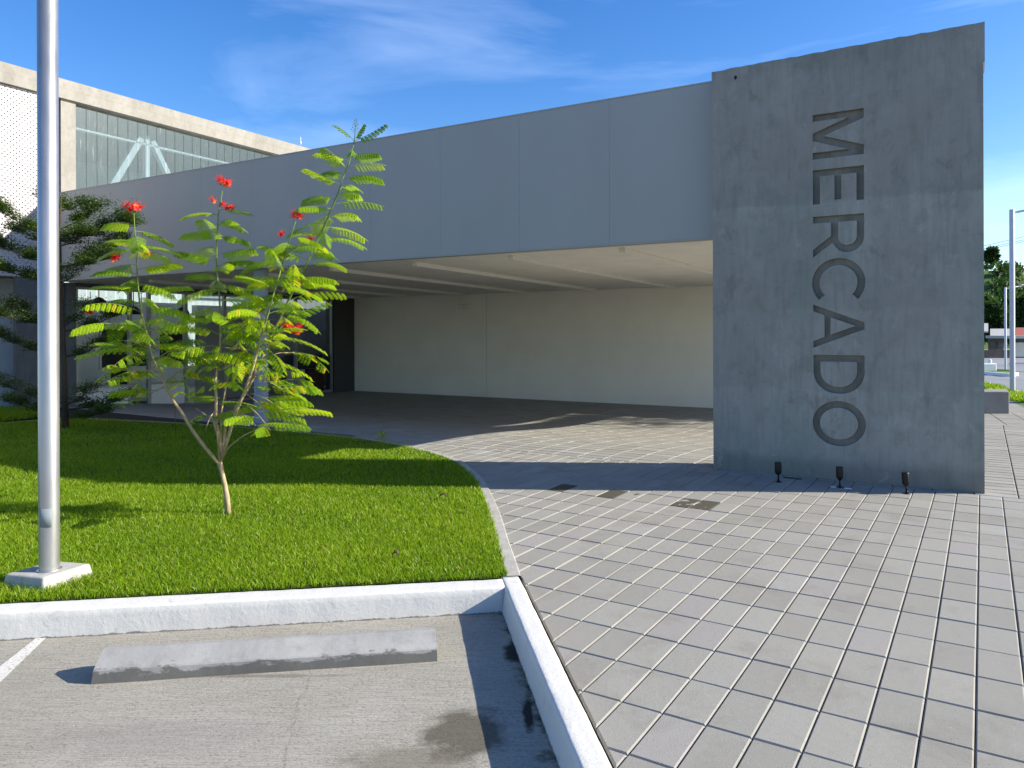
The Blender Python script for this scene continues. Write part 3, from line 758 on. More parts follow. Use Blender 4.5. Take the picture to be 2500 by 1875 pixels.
for (px, py, a, side) in ((2034, 1189, .035, 'left'), (2071, 1193, .04, 'right')):
    mb = MB(); x, y, _ = G(px, py); mb.lathe(x, y, [(0.0, 0.006), (a * .7, 0.005), (a, 0.0015)], 9)
    tag(mb.build('cement_dab', M['white'], loc=(x, y, 0)), 'pale cement dab on the paving, just %s of the middle spotlight' % side, 'cement dab', 'cement dabs by the middle spotlight')
mb = MB(); x, y, _ = G(1935, 1167.5); p = np.array([x, y]) 
q = [p + SE * a + SN * b for a, b in ((-.1, -.04), (.1, -.04), (.1, .03), (-.1, .03))]
mb.hexa([(a[0], a[1], -.02) for a in q] + [(a[0], a[1], .004) for a in q]); tag(mb.build('drain_slot', M['black']), 'dark drain slot between paving and sign wall', 'drain')

# ------------------------------------------------------------------ the market building
VB, UF, VW, ZC, ZT = 9.576, -17.8, 19.676, 2.889, 4.87
bl = B3(-10, 12, 0)
bd = thing('market_building', (bl[0], bl[1], 0), 'modern market hall with long grey fascia canopy and glazed clerestory', 'building')
UE = -2.45
SEAM = [-4.02 - 1.42 * k for k in range(0, 10)]
# fascia: panels split by fine open seams, on a core
mb = MB(); mb.ubox(UF + 0.01, UE, VB + 0.012, VB + 0.30, ZC + 0.004, ZT - 0.004)
edges = [UE] + SEAM + [UF + 0.01]
for a, b in zip(edges[:-1], edges[1:]): mb.ubox(b + 0.0012, a - 0.0012, VB, VB + 0.011, ZC, ZT)
mb.ubox(UF + 0.01, UE, VB - 0.006, VB + 0.31, ZT + 0.001, ZT + 0.018)
mb.ubox(UF + 0.01, UE, VB - 0.004, VB + 0.02, ZC - 0.016, ZC - 0.002)
mb.build('fascia', M['fascia'], bd)
mb = MB(); mb.ubox(UF + 0.02, UE, VB + 0.31, VW + 0.3, ZC, ZC + 0.35); mb.build('ceiling', M['ceil'], bd)
mb = MB(); mb.ubox(UE - 0.28, UE - 0.002, VB + 0.31, VW + 0.3, ZC + 0.352, ZT - 0.3); mb.build('side_fascia', M['fascia'], bd)
# unseen beam behind the sign wall, added to cast the diagonal bar shadow
a1, a2 = (3.75, 10.45), (7.15, 15.2)
mb = MB(); dv = np.array(a2) - np.array(a1); dv /= np.linalg.norm(dv); nv = np.array([dv[1], -dv[0]])
q = [np.array(a1) - nv * .14, np.array(a1) + nv * .14, np.array(a2) + dv * 3 + nv * .14, np.array(a2) + dv * 3 - nv * .14]
mb.hexa([(p[0], p[1], ZC + .02) for p in q] + [(p[0], p[1], ZC + .42) for p in q]); mb.build('shadow_beam', M['fascia'], bd)
mb = MB(); mb.ubox(-18.6, 0.2, VW, VW + 0.25, -0.6, ZC - 0.004)
wl_ = mb.build('back_wall', M['bwall'], bd)
mb = MB(); mb.ubox(-12.364, -12.358, VW - 0.003, VW, -0.5, ZC - 0.01); mb.build('wall_joint', M['backing'], bd)
# steel column under the fascia
x, y, _ = B3(-11.25, VB + 0.32)
mb = MB(); mb.lathe(x, y, [(0.134, -0.35), (0.134, ZC)], 32); mb.build('column', M['steel_col'], bd)
# hall: roof beam, roof, columns
mb = MB(); mb.ubox(UF - 12, UF + 0.10, 2.0, 30.0, 7.36, 7.575); mb.ubox(UF - 0.3, UF + 0.10, 2.0, 30.0, 7.13, 7.358); mb.build('roof', M['beam_conc'], bd)
mb = MB(); mb.ubox(UF - 0.3, UF + 0.02, 9.80, 10.145, ZT + 0.02, 7.128); mb.build('column', M['beam_conc'], bd)
mb = MB(); mb.ubox(UF - 0.35, UF + 0.03, 9.578 + 0.32, 10.135, -0.6, ZC - 0.02); mb.build('column', M['dark_conc'], bd)
mb = MB(); mb.ubox(UF - 0.16, UF - 0.02, 8.85, 9.88, -0.6, 2.94); mb.build('pier', M['dark_conc'], bd)
mb = MB(); mb.ubox(UF - 1.2, UF - 0.95, 2.0, 10.12, -0.6, 2.94); mb.build('side_wall', M['perf_wall'], bd)
mb = MB(); mb.ubox(UF - 1.3, UF - 0.05, 2.0, 9.4, 2.965, 3.05); mb.build('soffit', M['backing'], bd)
# perforated panel (thin metal sheet, holes in it) over a backing
def perf_panel():
    me = bpy.data.meshes.new('perforated_panel'); v0, v1, z0, z1 = 2.0, 9.60, 2.95, 7.12; u = UF
    P = [B3(u, v0, z0), B3(u, v1, z0), B3(u, v1, z1), B3(u, v0, z1)]
    Q = [B3(u - 0.02, v0, z0), B3(u - 0.02, v1, z0), B3(u - 0.02, v1, z1), B3(u - 0.02, v0, z1)]
    me.from_pydata(P + Q, [], [(0, 1, 2, 3), (0, 4, 5, 1), (3, 2, 6, 7), (1, 5, 6, 2), (0, 3, 7, 4)]); me.update()
    uv = me.uv_layers.new(name='UVMap'); cs = {0: (v0, z0), 1: (v1, z0), 2: (v1, z1), 3: (v0, z1)}
    for pl in me.polygons:
        for li in pl.loop_indices:
            vi = me.loops[li].vertex_index % 4; uv.data[li].uv = cs[vi] if pl.index == 0 else (0.06, 0.003)
    me.materials.append(M['perf']); o = bpy.data.objects.new('perforated_panel', me); C.objects.link(o); o.parent = bd; o.location = -bd.location
perf_panel()
mb = MB(); mb.ubox(UF - 0.32, UF - 0.30, 2.0, 9.78, 2.96, 7.12); mb.build('panel_backing', M['backing'], bd)
# clerestory of channel glass: each channel a vertical strip, one glazing band
mb = MB(); fr = MB()
v = 10.16; k = 0
while v < 27:
    mb.ubox(UF - 0.045, UF - 0.037, v + 0.006, v + 0.259, 3.4, 7.05)
    fr.ubox(UF - 0.047, UF - 0.012, v - 0.006, v + 0.006, 3.4, 7.05)
    v += 0.265
cl = mb.build('clerestory_glazing', M['clere'], bd)
fr.ubox(UF - 0.08, UF + 0.02, 10.15, 27, 7.052, 7.126)
fr.build('glazing_bar', mat('glazing_bar', (0.16, 0.2, 0.22), 0.4), cl)
mb = MB(); mb.ubox(UF - 0.30, UF - 0.06, 10.15, 29, ZC - 0.1, 3.38); mb.build('lintel', M['white'], bd)
mb = MB(); mb.ubox(UF - 0.3, UF + 0.02, VW + 0.26, 30, -0.6, ZC - 0.11); mb.build('facade_wall', M['beam_conc'], bd)
# white roof truss inside the hall
mb = MB(); ut = UF - 0.55; zt_, zb_ = 6.9, 3.6
def member(v0, z0, v1, z1, w=0.09):
    a, b = Vector(B3(ut, v0, z0)), Vector(B3(ut, v1, z1)); d = (b - a).normalized(); n = Vector((UX[0], UX[1], 0)); s_ = d.cross(n).normalized()
    c_ = [a - s_ * w - n * .07, a + s_ * w - n * .07, a + s_ * w + n * .07, a - s_ * w + n * .07]
    mb.hexa(c_ + [p + (b - a) for p in c_])
nodes = [(12.32 + 4.05 * k) for k in range(-1, 5)]
for v in nodes:
    member(v, zb_, v, zt_, 0.06)
    member(v - 0.16, zt_ - .1, v - 2.0, zb_, .08); member(v + 0.16, zt_ - .1, v + 2.0, zb_, .07)
member(10.2, 6.66, 28, 6.66, 0.022); member(14.9, zb_, 14.9, 6.64, 0.10)
mb.build('roof_truss', M['white'], bd)
# interior
mb = MB(); mb.ubox(UF - 7.2, UF - 7.0, 4.0, 29, -0.5, 7.355); mb.ubox(UF - 7, UF - 0.4, 28.8, 29, -0.5, 7.355); mb.ubox(UF - 7, UF - 1.25, 8.9, 9.1, -0.5, 7.355)
mb.build('interior_wall', M['int'], bd)
mb = MB(); mb.ubox(UF - 7, UF - 0.0, 9.6, 28.8, -0.7, -0.29); mb.build('interior_floor', M['int_floor'], bd)
# shop front under the canopy
def window(v0, v1, sill, label=None, glass_=True, door=False):
    z0, z1 = -0.29, ZC - 0.11
    f = MB(); w = 0.045
    f.ubox(UF - 0.06, UF + 0.02, v0, v0 + w, z0, z1); f.ubox(UF - 0.06, UF + 0.02, v1 - w, v1, z0, z1)
    f.ubox(UF - 0.055, UF + 0.015, v0 + w, v1 - w, z1 - 0.05, z1); f.ubox(UF - 0.055, UF + 0.015, v0 + w, v1 - w, z0, z0 + 0.07)
    if sill: f.ubox(UF - 0.055, UF + 0.03, v0 + w, v1 - w, sill, sill + 0.05)
    fo = f.build('window', M['alu'], bd)
    p = MB(); p.ubox(UF - 0.022, UF - 0.016, v0 + w, v1 - w, z0 + 0.07, z1 - 0.05); p.build('pane', M['glass'], fo)
    return fo
for v0, v1, sl in [(10.14, 11.50, 0.36), (11.50, 12.02, None), (12.02, 13.1, 0.36), (13.1, 14.35, None), (14.35, 15.7, None), (15.7, 17.05, None), (17.05, 18.65, None)]:
    window(v0, v1, sl)
for va, vb_ in ((10.19, 11.45), (12.07, 13.05)):
    mb = MB(); mb.ubox(UF - 0.05, UF + 0.0, va, vb_, -0.2, 0.355); mb.build('sill_panel', M['white'], bd)
mb = MB(); mb.ubox(UF - 0.12, UF + 0.06, 10.14, 18.7, ZC - 0.105, ZC - 0.01); mb.build('head_beam', M['alu_dark'], bd)
mb = MB(); mb.ubox(UF - 0.3, UF + 0.06, 18.68, VW - 0.004, -0.6, ZC - 0.012); mb.build('end_pillar', M['alu_dark'], bd)
mb = MB(); mb.ubox(UF - 0.10, UF + 0.16, 10.14, 18.66, -0.6, -0.295); mb.build('plinth', M['dark_conc'], bd)
# partitions seen through the glass
mb = MB(); mb.ubox(UF - 1.9, UF - 1.75, 9.6, 14.4, -0.28, 3.35); mb.build('partition', M['int'], bd)
mb = MB(); mb.ubox(UF - 1.9, UF - 1.8, 17.2, 25.5, -0.28, 3.35); mb.build('partition', M['backing'], bd)
sh = MB()
for k in range(24): sh.ubox(UF - 1.35, UF - 1.30 + 0.0, 14.45, 16.9, 0.1 + k * 0.085, 0.1 + k * 0.085 + 0.07)
sh.ubox(UF - 1.42, UF - 1.36, 14.45, 16.9, -0.28, 2.2); sh.build('roller_shutter', M['alu'], bd)
mb = MB(); mb.ubox(UF - 1.5, UF - 1.28, 14.4, 16.95, 2.2, 2.5); mb.build('shutter_box', M['white'], bd)

# fitted things inside
def frame_board(v0, v1, z0, z1, label, u):
    t = thing('wall_board', B3(u, (v0 + v1) / 2, z0), label, 'display board')
    f = MB(); w = .05; f.ubox(u, u + .04, v0, v1, z0, z0 + w); f.ubox(u, u + .04, v0, v1, z1 - w, z1); f.ubox(u, u + .04, v0, v0 + w, z0 + w, z1 - w); f.ubox(u, u + .04, v1 - w, v1, z0 + w, z1 - w)
    f.build('frame', M['white'], t)
    f = MB(); f.ubox(u + .005, u + .03, v0 + w, v1 - w, z0 + w, z1 - w); f.build('screen', M['screen'], t)
frame_board(11.75, 13.25, 0.72, 1.85, 'large dark screen on the white wall behind the leftmost shop window', UF - 1.748)
frame_board(13.45, 14.3, 0.78, 1.8, 'smaller dark white-framed hatch to the right of the large screen', UF - 1.748)
def pendant(u, v, z, label, first=[]):
    if not first:
        t = thing('pendant_lamp', (0, 0, 0), label, 'pendant lamp', 'dark dome lamps hanging behind the shop windows')
        mb = MB(); mb.lathe(0, 0, [(0.0, 0.22), (0.03, 0.215), (0.09, 0.19), (0.15, 0.13), (0.185, 0.05), (0.19, 0.0), (0.18, 0.0), (0.14, 0.12), (0.0, 0.2)], 24); mb.build('lamp_shade', M['blackp'], t)
        mb = MB(); mb.tube([(0, 0, 0.2), (0, 0, 1.2)], 0.012, 8); mb.build('cord', M['blackp'], t); first.append(t)
    else: t = copy_tree(first[0]); t['label'] = label
    t.location = B3(u, v, z)
pendant(UF - 0.7, 11.12, 2.38, 'leftmost dark dome pendant lamp behind the shop windows')
pendant(UF - 0.7, 12.05, 2.18, 'second dark dome pendant lamp from the left behind the shop windows')
pendant(UF - 0.7, 13.5, 2.2, 'third dark dome pendant lamp from the left behind the shop windows')
# office chair behind the glass
cx, cy, _ = B3(UF - 0.8, 11.9)
t = thing('office_chair', (cx, cy, -0.28), 'black high-back office chair behind the leftmost shop window', 'chair')
mb = MB(); mb.lathe(0, 0, [(0.0, .42), (.2, .43), (.25, .47), (.24, .51), (0, .53)], 20); o = mb.build('seat', M['black'], t); o.location = (0, 0, 0)
mb = MB(); P = []
for k in range(11):
    a = k / 10; wv = 0.24 * (1 - abs(2 * a - 1) ** 3 * 0.45); P.append([(-wv, -.22 - .05 * a, .55 + .62 * a), (wv, -.22 - .05 * a, .55 + .62 * a), (wv, -.29 - .05 * a, .55 + .62 * a), (-wv, -.29 - .05 * a, .55 + .62 * a)])
mb.add([q for r_ in P for q in r_], [(k * 4 + j, k * 4 + (j + 1) % 4, (k + 1) * 4 + (j + 1) % 4, (k + 1) * 4 + j) for k in range(10) for j in range(4)] + [(3, 2, 1, 0), (40, 41, 42, 43)], False)
o = mb.build('backrest', M['black'], t); o.location = (0, 0, 0); bevel(o, .02)
mb = MB(); mb.tube([(0, 0, .1), (0, 0, .43)], .03, 10)
for k in range(5): mb.tube([(0, 0, .12), (.28 * math.cos(k * 1.257), .28 * math.sin(k * 1.257), .05)], .02, 6)
o = mb.build('base', M['black'], t); o.location = (0, 0, 0)
# cartons stacked by the end of the glazing
def carton(u, v, z, du, dv, h, m, label):
    mb = MB(); mb.ubox(u, u + du, v, v + dv, z, z + h); mb.ubox(u - .002, u + du + .002, v + dv * .46, v + dv * .54, z + h * .7, z + h + .002)
    o = mb.build('carton', m, loc=B3(u, v, z)); bevel(o, .006); tag(o, label, 'box')
carton(UF - .75, 17.35, -.29, .4, .42, .78, M['box_w'], 'pale carton standing on the floor behind the last shop window')
carton(UF - .8, 17.86, -.29, .5, .7, .74, M['box_r'], 'dark brown carton on the floor beside the pale carton')
carton(UF - .8, 17.3, .505, .5, 1.2, .45, M['black'], 'wide black carton lying on top of the other two cartons')

# ceiling lights
strips = [(-4.03, 10.05, -4.1, 19.0), (-5.92, 10.12, -6.33, 19.4), (-7.89, 10.25, -8.62, 19.45), (-9.85, 10.3, -10.84, 19.45), (-11.8, 10.35, -13.1, 19.45), (-13.7, 10.4, -15.35, 19.45), (-15.5, 10.5, -17.3, 19.45)]
order = ['rightmost', 'second from the right', 'third from the right', 'fourth from the right', 'fifth from the right', 'sixth from the right', 'leftmost']
for k, (ua, va, ub, vb_) in enumerate(strips):
    pa, pb = np.array(B3(ua, va)[:2]), np.array(B3(ub, vb_)[:2]); L_ = np.linalg.norm(pb - pa); ang = math.atan2(pb[1] - pa[1], pb[0] - pa[0])
    t = thing('ceiling_light', (pa[0], pa[1], ZC), 'long slim white strip light under the canopy ceiling, ' + order[k], 'ceiling light', 'strip lights under the canopy ceiling', ang)
    h_ = 0.065
    seg = [0, L_ * .33, L_ * .6, L_]
    mb = MB()
    for a, b in zip(seg[:-1], seg[1:]): mb.box(a + .003, b - .003, -.045, .045, -h_, -.001)
    o = mb.build('housing', M['strip'], t); o.location = (0, 0, 0)
    mb = MB(); mb.box(.03, L_ - .03, -.034, .034, -h_ - .003, -h_ + .001); o = mb.build('diffuser', M['lens'], t); o.location = (0, 0, 0)
# emergency light
ex, ey, ez = B3(-13.17, VW - .05, 2.42)
t = thing('emergency_light', (ex, ey, ez), 'small pale emergency light high on the cream back wall', 'emergency light', None, -BA)
mb = MB(); mb.box(-.19, .19, 0, .045, 0, .15); o = mb.build('housing', M['strip'], t); o.location = (0, 0, 0); bevel(o, .015)
for sx in (-.11, .11):
    mb = MB(); mb.box(sx - .06, sx + .06, -.035, -.001, .02, .10); o = mb.build('lamp_head', M['lens'], t); o.location = (0, 0, 0); bevel(o, .01)
# roof antenna
ax, ay, az = PD(734, 361, 23.9); t = thing('antenna', (ax, ay, 7.575), 'thin white rod antenna on the hall roof edge', 'antenna')
mb = MB(); mb.tube([(0, 0, 0), (0, 0, .33)], .012, 8); o = mb.build('rod', M['galv_far'], t); o.location = (0, 0, 0)
mb = MB(); mb.lathe(0, 0, [(0, .1), (.028, .11), (.028, .17), (0, .18)], 12); o = mb.build('base_coil', M['white'], t); o.location = (0, 0, 0)

# ------------------------------------------------------------------ lamp posts
def lamp_post(p, label, pad=True, height=4.93, m=None, armdir=(1, 0.1), sc=1.0):
    m = m or M['galv']
    t = thing('lamp_post', p, label, 'lamp post', 'tubular steel lamp posts')
    r = 0.063 * sc
    mb = MB(); mb.lathe(0, 0, [(r, 0.03), (r, height), (r * .8, height + .01), (0, height + .012)], 40); o = mb.build('shaft', m, t); o.location = (0, 0, 0)
    if pad:
        mb = MB(); q = [(-.235, -.13), (.13, -.255), (.235, .13), (-.13, .255)]; q = [(-.26, -.09), (.07, -.18), (.215, .15), (-.11, .22)]
        mb.hexa([(a * 1.06, b * 1.06, -.03) for a, b in q] + [(a * .93, b * .93, .098) for a, b in q]); o = mb.build('base_pad', M['pad'], t); o.location = (0, 0, 0); bevel(o, .014, 3)
        mb = MB(); mb.lathe(0, 0, [(r + .001, .096), (r + .012, .099), (r + .013, .104), (r + .001, .109)], 32); o = mb.build('collar', m, t); o.location = (0, 0, 0)
        # access door, a curved plate hugging the shaft
        mb = MB(); n = 8; z0, z1 = .40, .525; R1 = r + .0025; vs_ = []
        for k in range(n + 1):
            a = R(-111) + R(66) * k / n
            for z in (z0, z1): vs_.append((R1 * math.cos(a), R1 * math.sin(a), z))
        mb.add(vs_, [(2 * k, 2 * k + 2, 2 * k + 3, 2 * k + 1) for k in range(n)], True)
        o = mb.build('access_door', M['alu_door'], t); o.location = (0, 0, 0)
        md = o.modifiers.new('s', 'SOLIDIFY'); md.thickness = .003; md.offset = 1
    ad = Vector((armdir[0], armdir[1], 0)).normalized()
    mb = MB(); mb.tube([ad * .02 + Vector((0, 0, height - .08)), ad * 1.1 + Vector((0, 0, height + .12))], .028, 10); o = mb.build('arm', m, t); o.location = (0, 0, 0)
    mb = MB(); s_ = ad.cross(Vector((0, 0, 1))); c0 = ad * 1.0 + Vector((0, 0, height + .11)); c1 = ad * 1.6 + Vector((0, 0, height + .20))
    mb.hexa([c0 - s_ * .08, c0 + s_ * .08, c1 + s_ * .1, c1 - s_ * .1] + [q_ + Vector((0, 0, .07)) for q_ in (c0 - s_ * .08, c0 + s_ * .08, c1 + s_ * .1, c1 - s_ * .1)]); o = mb.build('lamp_head', m, t); o.location = (0, 0, 0); bevel(o, .02)
    return t
M['alu_door'] = mat('access_door_steel', (0.20, 0.235, 0.255), 0.7, 0.2, 0.0)
lp = G(120.5, 1391, 0.098)
lamp_post((lp[0], lp[1], 0), 'steel lamp post on a square concrete pad in the lawn, nearest of the three', height=5.1, armdir=(-1, -.6))
pp = G(2472, 959); lamp_post((pp[0], pp[1], 0), 'pale lamp post in the grass verge behind the concrete bench', False, m=M['galv_far'])
pp = PD(2455, 903, 45.0); lamp_post(pp, 'slim pale lamp post on the far traffic island', False, m=M['galv_far'])

# ------------------------------------------------------------------ wheel stop
def wheel_stop():
    a = np.array(G(221.5, 1671, ZP)[:2]); b = np.array(G(1068, 1614.5, ZP)[:2]); d = b - a; L_ = np.linalg.norm(d); d /= L_; n = np.array([-d[1], d[0]])
    prof = [(0, 0), (0.004, .066), (.010, .074), (.092, .134), (.104, .138), (.132, .137), (.144, .130), (.205, .07), (.212, 0)]
    K = 26; vs_ = []; pn = len(prof)
    for k in range(K + 1):
        s_ = L_ * k / K; e = 0.0
        edge_f = min(s_, L_ - s_)
        for (y, z) in prof:
            yy = y; zz = z
            sh_ = 0.02 * (z / .13) if k == 0 else (-0.006 * (z / .13) if k == K else 0)
            q = a + d * (s_ + sh_) + n * yy
            jj = mnoise.noise(Vector((s_ * 2.2, yy * 9, zz * 9))) * .005
            vs_.append((q[0] - n[0] * jj, q[1] - n[1] * jj, ZP + zz + (jj * .6 if z > 0 else -.002)))
    mb = MB(); mb.add(vs_, [(k * pn + j, (k + 1) * pn + j, (k + 1) * pn + j + 1, k * pn + j + 1) for k in range(K) for j in range(pn - 1)], False)
    mb.f.append(tuple(range(pn))); mb.sm.append(False); mb.f.append(tuple(K * pn + j for j in reversed(range(pn)))); mb.sm.append(False)
    m = concrete('wheel_stop_concrete', (0.27, 0.265, 0.255), (0.34, 0.335, 0.32), (0.17, 0.165, 0.16), 0.0, 2.2)
    t = NT.__new__(NT); t.m = m; t.n = m.node_tree.nodes; t.l = m.node_tree.links; t.b = t.n['Principled BSDF']; t.t = t.n.new('ShaderNodeTexCoord')
    prev = t.b.inputs['Base Color'].links[0].from_socket
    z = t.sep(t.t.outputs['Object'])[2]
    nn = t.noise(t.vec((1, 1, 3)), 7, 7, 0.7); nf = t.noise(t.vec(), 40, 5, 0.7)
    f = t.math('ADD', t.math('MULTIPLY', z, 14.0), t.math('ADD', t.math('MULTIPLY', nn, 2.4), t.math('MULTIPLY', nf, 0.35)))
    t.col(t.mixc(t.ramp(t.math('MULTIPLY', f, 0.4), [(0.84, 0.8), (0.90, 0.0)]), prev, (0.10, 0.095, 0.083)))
    o = mb.build('wheel_stop', m, loc=(a[0], a[1], ZP)); tag(o, 'worn grey concrete wheel stop lying in the parking bay', 'wheel stop')
    bm = bmesh.new(); bm.from_mesh(o.data); bmesh.ops.recalc_face_normals(bm, faces=bm.faces[:]); bm.to_mesh(o.data); bm.free()
wheel_stop()

# ------------------------------------------------------------------ flowering shrub
YS = 7.0
def P7(px, py, dy=0.0): return Vector(PD(px, py, YS + dy))
leafV = []; leafR = []
def leaflet(c, d, nrm, L_, w, r):
    s_ = d.cross(nrm).normalized() * w * .5
    leafV.extend([c, c + d * L_ * .45 + s_, c + d * L_, c + d * L_ * .45 - s_]); leafR.append(r)
def frond(mbst, base, direction, L_, droop, yellow=0.0, npin=9, pl=0.105, rg=random, fold=0.3, dead=False):
    d = direction.normalized(); pts = []; n = 14; p = base.copy(); cur = d.copy(); pet = 0.16
    for k in range(n + 1):
        pts.append(p.copy()); cur = (cur + Vector((0, 0, -droop / n))).normalized(); p = p + cur * (L_ / n)
    mbst.tube([tuple(q) for q in pts[::2]], [0.0032 * (1 - .7 * k / 7) for k in range(8)], 4, False)
    tone = rg.gauss(0.45, .24); pinna_droop = rg.uniform(0.15, 0.9)
    twist = rg.uniform(-.25, .25)
    for i in range(npin):
        f = pet + (1 - pet) * (i + .5) / npin; idx = f * n; k = int(idx); q = pts[k].lerp(pts[min(k + 1, n)], idx - k)
        ax = (pts[min(k + 1, n)] - pts[max(k - 1, 0)]).normalized(); side = ax.cross(Vector((0, 0, 1)))
        if side.length < .1: side = Vector((1, 0, 0))
        side.normalize(); up = side.cross(ax).normalized()
        ll = pl * (0.62 + .5 * math.sin(math.pi * min(1, f * 1.0) ** .8)) * rg.uniform(.9, 1.1)
        if yellow > .3 and rg.random() < .25: continue
        for sg in (-1, 1):
            pdn = (side * sg * math.cos(pinna_droop) - up * math.sin(pinna_droop + twist * sg) + ax * (.35 + .5 * f)).normalized()
            nr = (up * math.cos(pinna_droop) + side * sg * math.sin(pinna_droop)).normalized()
            ww = pdn.cross(nr).normalized(); nl = 8
            yy = rg.random() < yellow * .16
            for a in range(nl):
                c_ = q + pdn * ll * (a + .6) / nl - Vector((0, 0, 1)) * (.012 * ((a / nl) ** 2))
                sz = .0185 * (0.75 + .35 * math.sin(math.pi * (a + 1) / (nl + 1)))
                for s2 in (-1, 1):
                    ld = (ww * s2 + pdn * .55 + nr * rg.uniform(-.15, .15) - nr * fold).normalized()
                    rr = min(.9, max(0, tone + rg.gauss(0, .1)))
                    if yy or rg.random() < yellow * .10: rr = rg.uniform(.94, 1)
                    leaflet(c_, ld, nr, sz, sz * .74, rr)
shr = thing('flowering_shrub', tuple(P7(557, 1257)), 'lime green feathery shrub with red flowers growing alone in the lawn', 'shrub')
st = MB()
stems = {
 'trunk': ([(557, 1262), (554, 1215), (548, 1180), (541, 1150), (536, 1128)], [.030, .026, .023, .022, .024], [0, 0, 0, 0, 0]),
 'A': ([(534, 1132), (500, 1092), (468, 1048), (446, 1010), (424, 980), (405, 944), (390, 908), (376, 881), (362, 830), (350, 783), (341, 740), (336, 690), (334, 640), (330, 585), (327, 520)], None, -0.1),
 'B': ([(537, 1128), (535, 1075), (527, 1030), (527, 1000), (528, 966), (525.5, 932), (530, 905), (536, 870), (538, 820), (538, 794), (536, 726), (529, 661), (529, 588), (533, 527), (543, 466)], None, 0.02),
 'C': ([(539, 1125), (545, 1090), (549, 1046), (574, 1000), (598, 960), (619, 922), (643, 874), (662, 826), (681, 785), (705, 732), (732, 679), (744, 655), (772, 595), (789, 558), (809, 512), (826, 469), (841, 425), (852, 399), (859, 371), (865, 345)], None, 0.12),
 'D': ([(541, 1120), (556, 1070), (575, 1010), (594, 965), (612, 915), (628, 860), (640, 814), (655, 763), (672, 705), (683, 669), (700, 606), (711, 573), (722, 540)], None, -0.14),
 'E': ([(538, 1130), (530, 1060), (518, 1020), (500, 1012), (478, 996)], [.010, .008, .006, .005, .004], -0.05),
 'F': ([(543, 1118), (560, 1090), (590, 1066), (632, 1045)], [.008, .006, .005, .003], -0.1),
 'G': ([(541, 1122), (538, 1070), (540, 1010), (548, 960), (560, 905)], [.012, .011, .009, .007, .005], 0.1),
}
SP = {}
for nm, (P, rad, off) in stems.items():
    n = len(P); pts = []
    for k, p in enumerate(P):
        o_ = off[k] if isinstance(off, list) else off * min(1, k / 4) * (1 + .35 * math.sin(k * 1.1))
        pts.append(P7(p[0], p[1], o_))
    if rad is None: rad = [0.0165 * (1 - .82 * k / (n - 1)) + .001 for k in range(n)]
    st.tube([tuple(p) for p in pts], rad, 8); SP[nm] = pts
rg = random.Random(21)
def along(pts, f):
    L_ = [0]
    for a, b in zip(pts[:-1], pts[1:]): L_.append(L_[-1] + (b - a).length)
    s_ = f * L_[-1]
    for k in range(len(pts) - 1):
        if L_[k + 1] >= s_: return pts[k].lerp(pts[k + 1], (s_ - L_[k]) / (L_[k + 1] - L_[k]))
    return pts[-1]
fst = MB()
def set_fronds(nm, f0, f1, n, Lr, az0=0.0, yel=0.0, elev=(0.0, 0.6)):
    for k in range(n):
        f = f0 + (f1 - f0) * k / max(1, n - 1); base = along(SP[nm], f); az = az0 + k * 2.3999 + rg.uniform(-.3, .3)
        # mostly spread left/right of the line of sight as seen, all azimuths used
        dr = Vector((math.cos(az), .62 * math.sin(az), rg.uniform(*elev))); fr_ = (f - f0) / (f1 - f0); L_ = rg.uniform(*Lr) * (1.06 - .38 * fr_)
        frond(fst, base, dr, L_, rg.uniform(.2, 1.15), yel * (1 - f) * 1.3, rg.choice([9, 10, 11]), rg.uniform(.08, .108), rg)
set_fronds('A', .42, .95, 31, (.42, .60), 0.4, .25)
set_fronds('B', .34, .93, 29, (.40, .56), 1.9, .25)
set_fronds('C', .32, .965, 45, (.42, .60), 2.8, .25)
set_fronds('D', .30, .93, 27, (.42, .56), 0.9, .5)
set_fronds('G', .5, 1.0, 4, (.3, .42), 0.2, .2)
# low side twigs with extra, partly yellow leaves
def twig(px0, py0, px1, py1, dy, nf, yel, rr=.006):
    a = P7(px0, py0, dy * .3); b = P7(px1, py1, dy); mid = (a + b) / 2 + Vector((0, 0, .02))
    st.tube([tuple(a), tuple(mid), tuple(b)], [rr, rr * .8, rr * .5], 6)
    for k in range(nf):
        base = a.lerp(b, .35 + .65 * k / max(1, nf - 1)); az = rg.uniform(0, 6.28)
        frond(fst, base, Vector(((b - a).x * 1.2 + .5 * math.cos(az), .5 * math.sin(az), rg.uniform(.0, .3))), rg.uniform(.32, .48), rg.uniform(.3, .8), yel, 9, .09, rg)
twig(392, 910, 300, 905, -.15, 5, .8); twig(400, 935, 470, 890, .1, 4, .7); twig(385, 890, 330, 940, .2, 4, .7); twig(376, 881, 300, 850, -.1, 4, .6)
twig(619, 922, 690, 950, -.15, 4, .4); twig(600, 960, 650, 1010, -.1, 4, .3); twig(643, 874, 720, 860, .15, 3, .5); twig(530, 905, 600, 880, -.1, 4, .6); twig(575, 1000, 625, 1040, -.2, 2, .3)
twig(612, 960, 690, 1000, -.2, 5, .2); twig(600, 985, 660, 1050, -.3, 4, .2);  twig(350, 800, 270, 790, -.3, 3, .2); twig(362, 850, 290, 830, .2, 3, .3); twig(376, 881, 440, 850, -.2, 4, .5); twig(526, 1000, 500, 1050, -.2, 1, .4); twig(628, 860, 560, 850, -.2, 3, .8); twig(662, 826, 700, 800, 0, 3, .9); twig(405, 944, 350, 975, -.1, 3, .4)
